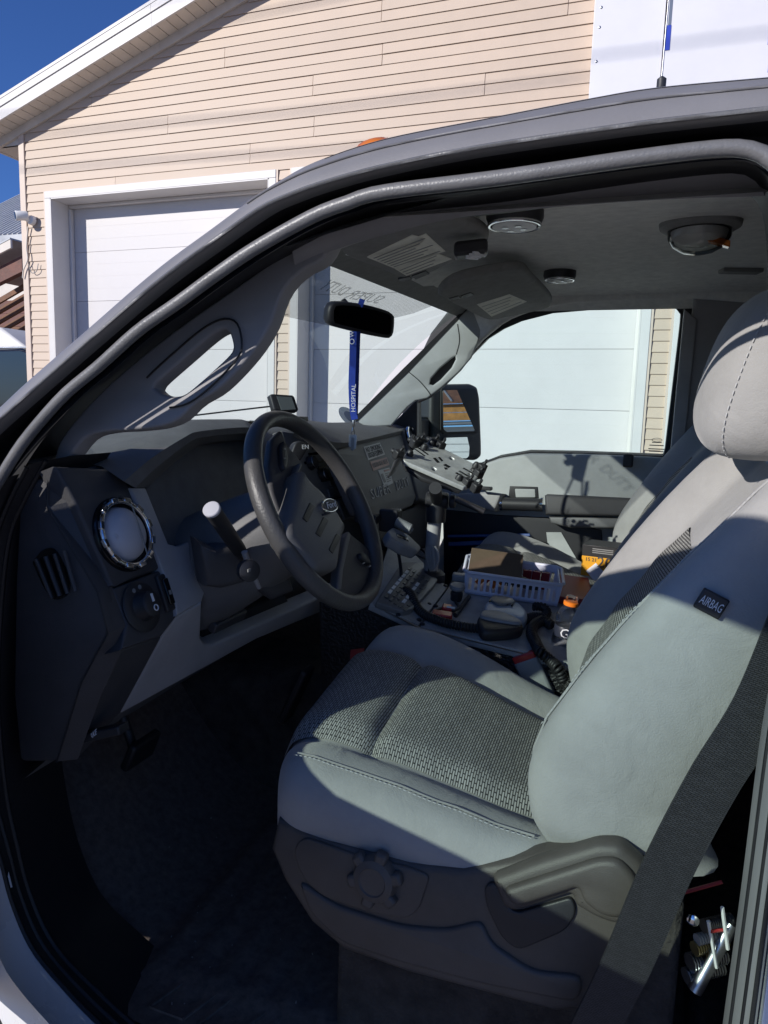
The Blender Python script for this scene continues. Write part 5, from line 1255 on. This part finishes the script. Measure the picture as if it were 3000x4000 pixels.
# ---- clamp bracket and red clip
br_ = empty('clamp_bracket', onT(985, 1310), 'black clamp bracket with grey collar on the console beside the slope', 'bracket')
q = onT(*zq([(575,1120)])[0]); lathe('collar', q, PT.n, [(.014,0),(.016,.02),(.013,.022),(.013,.03)], 'black_plastic', br_, seg=18)
lathe('clamp_ring', q+PT.n*.030, PT.n, [(.018,0),(.02,.005),(.018,.011),(.010,.012)], 'radio_grey', br_, seg=20)
obox('clamp_arm', onT(*zq([(585,1060)])[0], .035), bu_, bw_, PT.n, (.018,.012,.010), 'radio_grey', br_, bevel=.004)
a = onT(*zq([(650,1115)])[0], .006); b = onT(*zq([(570,1225)])[0], .006); tube('flat_bar', [a, b], .006, 'black_plastic', br_, seg=6)
rc = empty('red_clip', onT(935, 1335), 'small glossy red clip with black strap on the console', 'clip')
obox('clip_block', onT(*zq([(490,1240)])[0], .010), bu_, bw_, PT.n, (.024,.014,.010), 'red', rc, bevel=.003)
obox('clip_block', onT(*zq([(520,1195)])[0], .010), bw_, bu_, PT.n, (.014,.012,.008), 'red', rc, bevel=.003)
tube('clip_strap', [onT(*p, .012) for p in zq([(450,1210),(500,1195),(560,1210),(590,1190),(570,1160)])], .004, 'black_plastic', rc, n=20, seg=6)
obox('clip_tag', onT(*zq([(540,1205)])[0], .018), bu_, bw_, PT.n, (.010,.004,.001), 'print_white', rc)
# ---- drinks bottle
b0_ = Y(1213, 1402, .79); b1_ = Y(1236, 1290, .79); bax = (b1_-b0_).normalized(); bh = (b1_-b0_).length; kb_ = bh/.155
bo = empty('drink_bottle', b0_, 'clear empty drink bottle with orange neck ring beside the driver backrest', 'bottle')
lathe('bottle_body', b0_, bax, [(r*kb_, h*kb_) for r, h in ((.018,0),(.031,.003),(.033,.012),(.033,.035),(.031,.04),(.031,.075),(.034,.085),(.034,.1),(.028,.115),(.018,.127),(.0165,.131),(.0165,.137))], 'bottle_clear', bo, seg=28)
lathe('bottle_neck', b0_, bax, [(r*kb_, h*kb_) for r, h in ((.0165,.142),(.0165,.148),(.018,.149),(.018,.151),(.0165,.152),(.0165,.157))], 'bottle_clear', bo, seg=24)
lathe('neck_ring', b0_, bax, [(r*kb_, h*kb_) for r, h in ((.0195,.131),(.0205,.134),(.0205,.141),(.018,.1425))], 'orange', bo, seg=24)
lathe('bottle_label', b0_, bax, [(r*kb_, h*kb_) for r, h in ((.0318,.041),(.0322,.042),(.0322,.070),(.0318,.071))], 'label', bo, seg=28)
vd = (CAM-b0_); vd = (vd-bax*vd.dot(bax)).normalized(); sd = bax.cross(vd)*1.0
text('label_lettering', 'G', b0_+bax*.055*kb_+vd*.0325*kb_, bax.cross(vd), bax, .022, 'print_white', bo, ext=.0006)
# ---- yellow and black carton on the passenger seat
xq = Y(1286, 1238, 1.17); cx_ = empty('carton', xq, 'yellow and black carton numbered 20 on the passenger seat', 'carton')
cu = V((.97,-.15,.0)).normalized(); cn = V((-.15,-.97,.0)).normalized(); 
w_ = (Y(1330,1205,1.17)-Y(1254,1205,1.17)).length/2; hh = (Y(1286,1175,1.17)-Y(1286,1242,1.17)).length
cc = Y(1254, 1242, 1.17)+cu*w_
obox('carton_body', cc+EZ*hh*.32-cn*.05, cu, cn, EZ, (w_,.05,hh*.32), 'yellow', cx_, bevel=.001)
obox('carton_top', cc+EZ*hh*.82-cn*.05, cu, cn, EZ, (w_,.0505,hh*.178), 'box_black', cx_, bevel=.001)
text('carton_lettering', '20', cc+cu*w_*.35+EZ*hh*.48+cn*.001, cu, EZ, .030, 'print_dark', cx_, ext=.0006)
text('carton_lettering', '15 21', cc-cu*w_*.45+EZ*hh*.54+cn*.001, cu, EZ, .010, 'print_dark', cx_, ext=.0005)
dq = cc-cu*w_*.15+EZ*hh*.16+cn*.001; obox('carton_diamond', dq, (cu+EZ).normalized(), (cu-EZ).normalized(), cn, (.018,.018,.0006), 'print_white', cx_)
for k in range(3): obox('print_line', cc+cu*w_*.2+EZ*hh*(.90-.06*k)+cn*.0512*0+cn*.001, cu, EZ, cn, (w_*.6,.0012,.0006), 'print_grey', cx_)
# ---- folders in the passenger door pocket
for k, (pa, pb, lab) in enumerate((((972,1163),(1148,1160),'upper blue folder sticking out of the passenger door pocket'),((974,1180),(1145,1172),'lower blue folder in the passenger door pocket'))):
    a = Y(*pa, 1.60); b = Y(*pb, 1.60); d_ = (b-a).normalized(); o = obox('blue_folder', (a+b)*.5, d_, V((0,.94,-.34)), d_.cross(V((0,.94,-.34))), ((b-a).length/2,.04,.005+.003*k), 'blue_binder', None, bevel=.002); tag(o, lab, 'folder')
# ---- tablet mount
tm = empty('tablet_mount', Y(935, 1230, .97)*1.0, 'black pole mount with slotted grey tablet tray over the console', 'tablet mount')
PTr = plane3(Y(867, 986, .86), Y(924, 955, 1.02), Y(1009, 1052, .88))
tc = zq([(258,272),(405,192),(425,190),(735,345),(742,360),(650,450),(625,455),(270,300)])
hz_ = [zq(L) for L in ([(425,345),(440,335),(465,350),(448,362)], [(530,285),(545,275),(570,290),(553,298)], [(645,378),(660,372),(668,382),(652,388)])]
star = []
tray = panel('tray', tc, PTr, .012, 'tray', tm, bevel=.002, holes=hz_, rnd=.004)
for L in ([(440,285),(455,283),(480,310),(465,312)], [(470,280),(480,278),(500,300),(490,303)], [(500,325),(515,318),(545,335),(530,342)], [(505,340),(520,340),(528,350),(512,352)], [(345,222),(352,219),(415,262),(408,266)], [(330,232),(336,230),(395,270),(388,273)], [(570,372),(580,368),(655,410),(645,414)], [(590,362),(598,358),(668,398),(660,402)], [(615,345),(622,341),(690,378),(682,382)]):
    panel('tray_slot', zq(L), PTr.off(.0006), .002, 'cluster', tray)
for p in ((300,268),(430,205),(590,412),(690,338),(385,232)):
    lathe('tray_foot', PTr.hit(*zq([p])[0]), PTr.n, [(.010,0),(.010,.006),(.006,.014)], 'black_plastic', tray, seg=14)
def clip(px, s=1):
    c_ = PTr.hit(*zq([px])[0]); o = obox('tray_clip', c_+PTr.n*.004, PTr.u, PTr.v, PTr.n, (.012*s,.010*s,.012*s), 'black_plastic', tm, bevel=.003)
    tube('clip_jaw', [c_+PTr.n*.008, c_+PTr.n*.022+PTr.u*.008, c_+PTr.n*.030-PTr.v*.006], .004*s, 'black_plastic', o, seg=8)
    lathe('clip_knob', c_+PTr.v*.016+PTr.n*.002, PTr.v, [(.006,0),(.007,.004),(.006,.010)], 'black_plastic', o, seg=10)
for p in ((232,272),(440,200),(480,222),(640,438),(690,468),(705,385),(722,350),(330,205),(355,195)): clip(p)
tube('tray_strap', [PTr.hit(*p)-PTr.n*.004 for p in zq([(250,280),(225,310),(205,350),(180,388)])], [.006,.007,.006,.003], 'black_plastic', tm, seg=8)
tube('clip_jaw', [PTr.hit(*p)+PTr.n*.01 for p in zq([(325,215),(310,190),(315,172)])], .004, 'black_plastic', tm, seg=8)
ta = PTr.hit(*zq([(590,485)])[0])-PTr.n*.02; tb = PTr.hit(*zq([(760,560)])[0])-PTr.n*.02; tube('release_rod', [ta, tb], .008, 'black_plastic', tm, seg=10)
panel('tray_skirt', zq([(265,300),(620,455),(600,475),(480,435),(380,400),(280,335)]), PTr.off(-.016), .012, 'black_plastic', tm, bevel=.003)
jp = Y(*zq([(462,535)])[0], .96)
tube('mount_neck', [PTr.hit(*zq([(470,420)])[0])-PTr.n*.02, jp], .016, 'black_plastic', tm, seg=12)
lathe('joint', jp-V((.03,0,0)), (1,.2,0), [(.018,0),(.022,.004),(.022,.056),(.018,.06)], 'black_plastic', tm, seg=18)
lathe('joint_knob', jp+V((.034,0,.0)), (1,.2,0), [(.012,0),(.018,.004),(.018,.014),(.012,.018)], 'black_plastic', tm, seg=12)
lathe('pole_collar', Y(*zq([(455,660)])[0], .97), (0,0,1), [(.026,0),(.027,.01),(.027,.055),(.022,.07)], 'black_plastic', tm, seg=20)
tube('pole', [Y(*zq([(452,640)])[0], .97), Y(*zq([(435,820)])[0], .97), Y(*zq([(425,960)])[0], .97)], .019, 'dash_grey', tm, seg=16)
lathe('tray_base', Y(*zq([(425,965)])[0], .97), (0,0,1), [(.04,-.12),(.04,0),(.03,.01)], 'black_plastic', tm, seg=18)
# ---- grey cable bundle tied to the pole
gw = G()
for k in range(4):
    c_ = [(412+k*9,805),(400+k*14,850),(410+k*12,900),(425+k*5,940),(440+k*9,900),(445+k*8,850),(425+k*8,805)]
    gw.add(tube_geo(cr([tuple(Y(*zq([p])[0], .93-.004*k)) for p in c_], 26), .004, 6))
o = gw.mk('cable_bundle', 'wire_grey', None); tag(o, 'grey cable coiled and tied to the tablet mount pole', 'cable')
for k, (L, lab) in enumerate(((((175,765),(240,800),(330,850),(400,880)), 'black cable running under the grey microphone to the pole'), (((230,780),(300,810),(380,830),(410,900),(415,960)), 'black cable hanging beside the tablet mount pole'))):
    o = tube('loose_cable', [Y(*zq([p])[0], .94) for p in L], .0025, 'rubber', None, n=24, seg=6); tag(o, lab, 'cable')
# ---- grey microphone in its clip under the radio
gm_ = empty('radio_microphone', Y(875, 1150, .90), 'grey radio microphone hanging in its clip below the centre stack', 'microphone')
PMc = plane3(Y(840,1125,.86), Y(912,1185,.86), Y(880,1125,.96))
panel('microphone_body', zq([(175,712),(205,690),(290,730),(355,790),(375,812),(350,830),(270,800),(190,750)]), PMc, .03, 'radio_grey', gm_, bevel=.006, rnd=.008)
panel('microphone_grille', zq([(225,725),(290,752),(298,775),(232,748)]), PMc.off(.001), .004, 'cluster', gm_, bevel=.001)
obox('microphone_clip', Y(*zq([(190,650)])[0], .90), EX, EY, EZ, (.026,.02,.03), 'black_plastic', gm_, bevel=.005)
v, f = helix([Y(*zq([(228,662)])[0], .87), Y(*zq([(312,705)])[0], .87)], .010, .004, 9); mk('spring_coil', v, f, 'radio_grey', gm_, angle=80)
obox('clip_base', Y(*zq([(55,640)])[0], .86), EX, EY, EZ, (.03,.02,.012), 'black_plastic', gm_, bevel=.004)
# ---- lanyard with tags on the rear-view mirror
ly = empty('lanyard', Y(762, 720, .84), 'blue hospital lanyard with metal tags hanging from the rear-view mirror', 'lanyard')
wv_ = V((.94,.34,0))
band('strap', [Y(763,716,.84), Y(762,770,.845), Y(760,830,.85), Y(762,880,.85), Y(766,906,.85)], .017, [wv_]*5, 'blue', ly, th=.0008)
band('strap', [Y(774,716,.865), Y(772,770,.865), Y(770,840,.86), Y(768,905,.855)], .013, [V((.5,.8,0))]*4, 'blue', ly, th=.0008)
band('strap', [Y(783,646,.86), Y(780,655,.86), Y(776,664,.86)], .014, [wv_]*3, 'blue', ly, th=.0012)
band('white_strip', [Y(768,728,.862), Y(768,748,.862), Y(767,790,.862)], .006, [wv_]*3, 'print_white', ly, th=.0006)
text('lanyard_lettering', 'HOSPITAL', Y(764.5, 860, .842)+V((0,-.002,0)), V((0,0,1)), -wv_.normalized(), .011, 'print_white', ly, ext=.0004)
tube('lanyard_mark', [Y(761,738,.838)+V((.006*math.cos(a),-.002,.006*math.sin(a))) for a in [2*math.pi*k/16 for k in range(17)]], .0009, 'print_white', ly, seg=5)
text('lanyard_lettering', 'W', Y(761, 722, .838)+V((0,-.002,0)), V((0,0,1)), -wv_.normalized(), .010, 'print_white', ly, ext=.0004)
lathe('swivel', Y(764, 908, .85), (0,0,-1), [(.004,0),(.005,.008),(.002,.018)], 'steel', ly, seg=10)
tube('ring', [Y(763,922,.85), Y(761,930,.85), Y(757,942,.85)], .0011, 'chrome', ly, seg=6); tube('ring', [Y(763,922,.85), Y(765,930,.85), Y(766,942,.85)], .0011, 'chrome', ly, seg=6)
pt_ = Plane(Y(760, 955, .85), (.3,-.95,0))
panel('metal_tag', [(754,938),(764,940),(762,966),(753,964)], pt_, .002, 'steel', ly, rnd=.003); panel('metal_tag', [(762,938),(771,940),(769,970),(760,970)], pt_.off(.004), .002, 'steel', ly, rnd=.003)
panel('dark_tag', [(759,944),(766,946),(764,974),(757,972)], pt_.off(.007), .002, 'radio_grey', ly, rnd=.003)
# ---- satnav on the dash with its cable
gps = empty('satnav', Y(615, 885, .66), 'small black satnav standing on the dash behind the steering wheel', 'satnav')
PGp = Plane(Y(612, 865, .66), (.75,-.6,.25))
panel('satnav_case', [(583,853),(588,850),(633,853),(637,857),(646,884),(643,889),(600,889),(592,886)], PGp, .022, 'black_plastic', gps, bevel=.005, rnd=.006)
panel('satnav_screen', [(598,856),(630,858),(639,884),(608,886)], PGp.off(.001), .002, 'display', gps)
obox('satnav_foot', PGp.hit(625, 900)-PGp.n*.02, EX, EY, EZ, (.035,.05,.006), 'black_plastic', gps, bevel=.003)
tube('satnav_cable', [PF.hit(*p)+PF.n*.02 for p in [(607,915),(625,928),(660,940),(690,960),(715,985),(738,1010)]], .0026, 'rubber', gps, n=30, seg=6)
tube('satnav_cable', [ws_bot(.18)+V((.03,0,.03)), ws_bot(.28)+V((.05,0,.018)), Y(583,878,.70)], .002, 'rubber', gps, n=16, seg=6)
dv = empty('plug_in_device', Y(648, 985, .62), 'black plug-in box glowing no lights beside the wheel spoke'.replace(' glowing no lights', ''), 'device')
PDv = Plane(Y(647, 972, .60), (.75,-.62,.15))
panel('device_case', Zp([(385,470),(420,380),(450,362),(500,385),(512,405),(460,490),(440,502)]), PDv, .03, 'black_plastic', dv, bevel=.004, rnd=.006)
text('device_mark', 'EN', PDv.hit(498+484/3, 830+408/3)+PDv.n*.001, PDv.u, PDv.v, .010, 'print_white', dv, ext=.0003)
# ================================================================ BEHIND THE TRUCK: shed seen in the passenger mirror
sd_ = empty('timber_shed', (15, 6, 0), 'shed with brown metal roof and tan wooden fascia, seen in the passenger mirror', 'shed')
XS = 13.0
bx('wall', XS+.6, XS+5, 1.0, 12.0, 0, 2.5, 'shingle_white', sd_)
for k in range(13): bx('wall_plank', XS+.55, XS+.598, 1.0, 12.0, .05+k*.19, .05+k*.19+.175, 'shingle_white', sd_)
bx('fascia_plank', XS+.02, XS+.08, .8, 12.2, 2.62, 2.80, 'wood_tan', sd_); bx('fascia_plank', XS+.0, XS+.06, .8, 12.2, 2.81, 3.0, 'wood_tan', sd_)
bx('soffit', XS+.08, XS+.6, .8, 12.2, 2.54, 2.60, 'roof_metal', sd_)
v = [(XS-.1,.7,3.0),(XS-.1,12.3,3.0),(XS+4,12.3,4.6),(XS+4,.7,4.6),(XS-.1,.7,3.04),(XS-.1,12.3,3.04),(XS+4,12.3,4.64),(XS+4,.7,4.64)]
mk('roof', v, [(0,3,2,1),(4,5,6,7),(0,1,5,4),(1,2,6,5),(2,3,7,6),(3,0,4,7)], 'wood', sd_, smooth=False)
for k in range(24): yy = .9+k*.48; tube('roof_rib', [(XS-.11,yy,3.06),(XS+4,yy,4.66)], .022, 'roof_metal', sd_, seg=4)
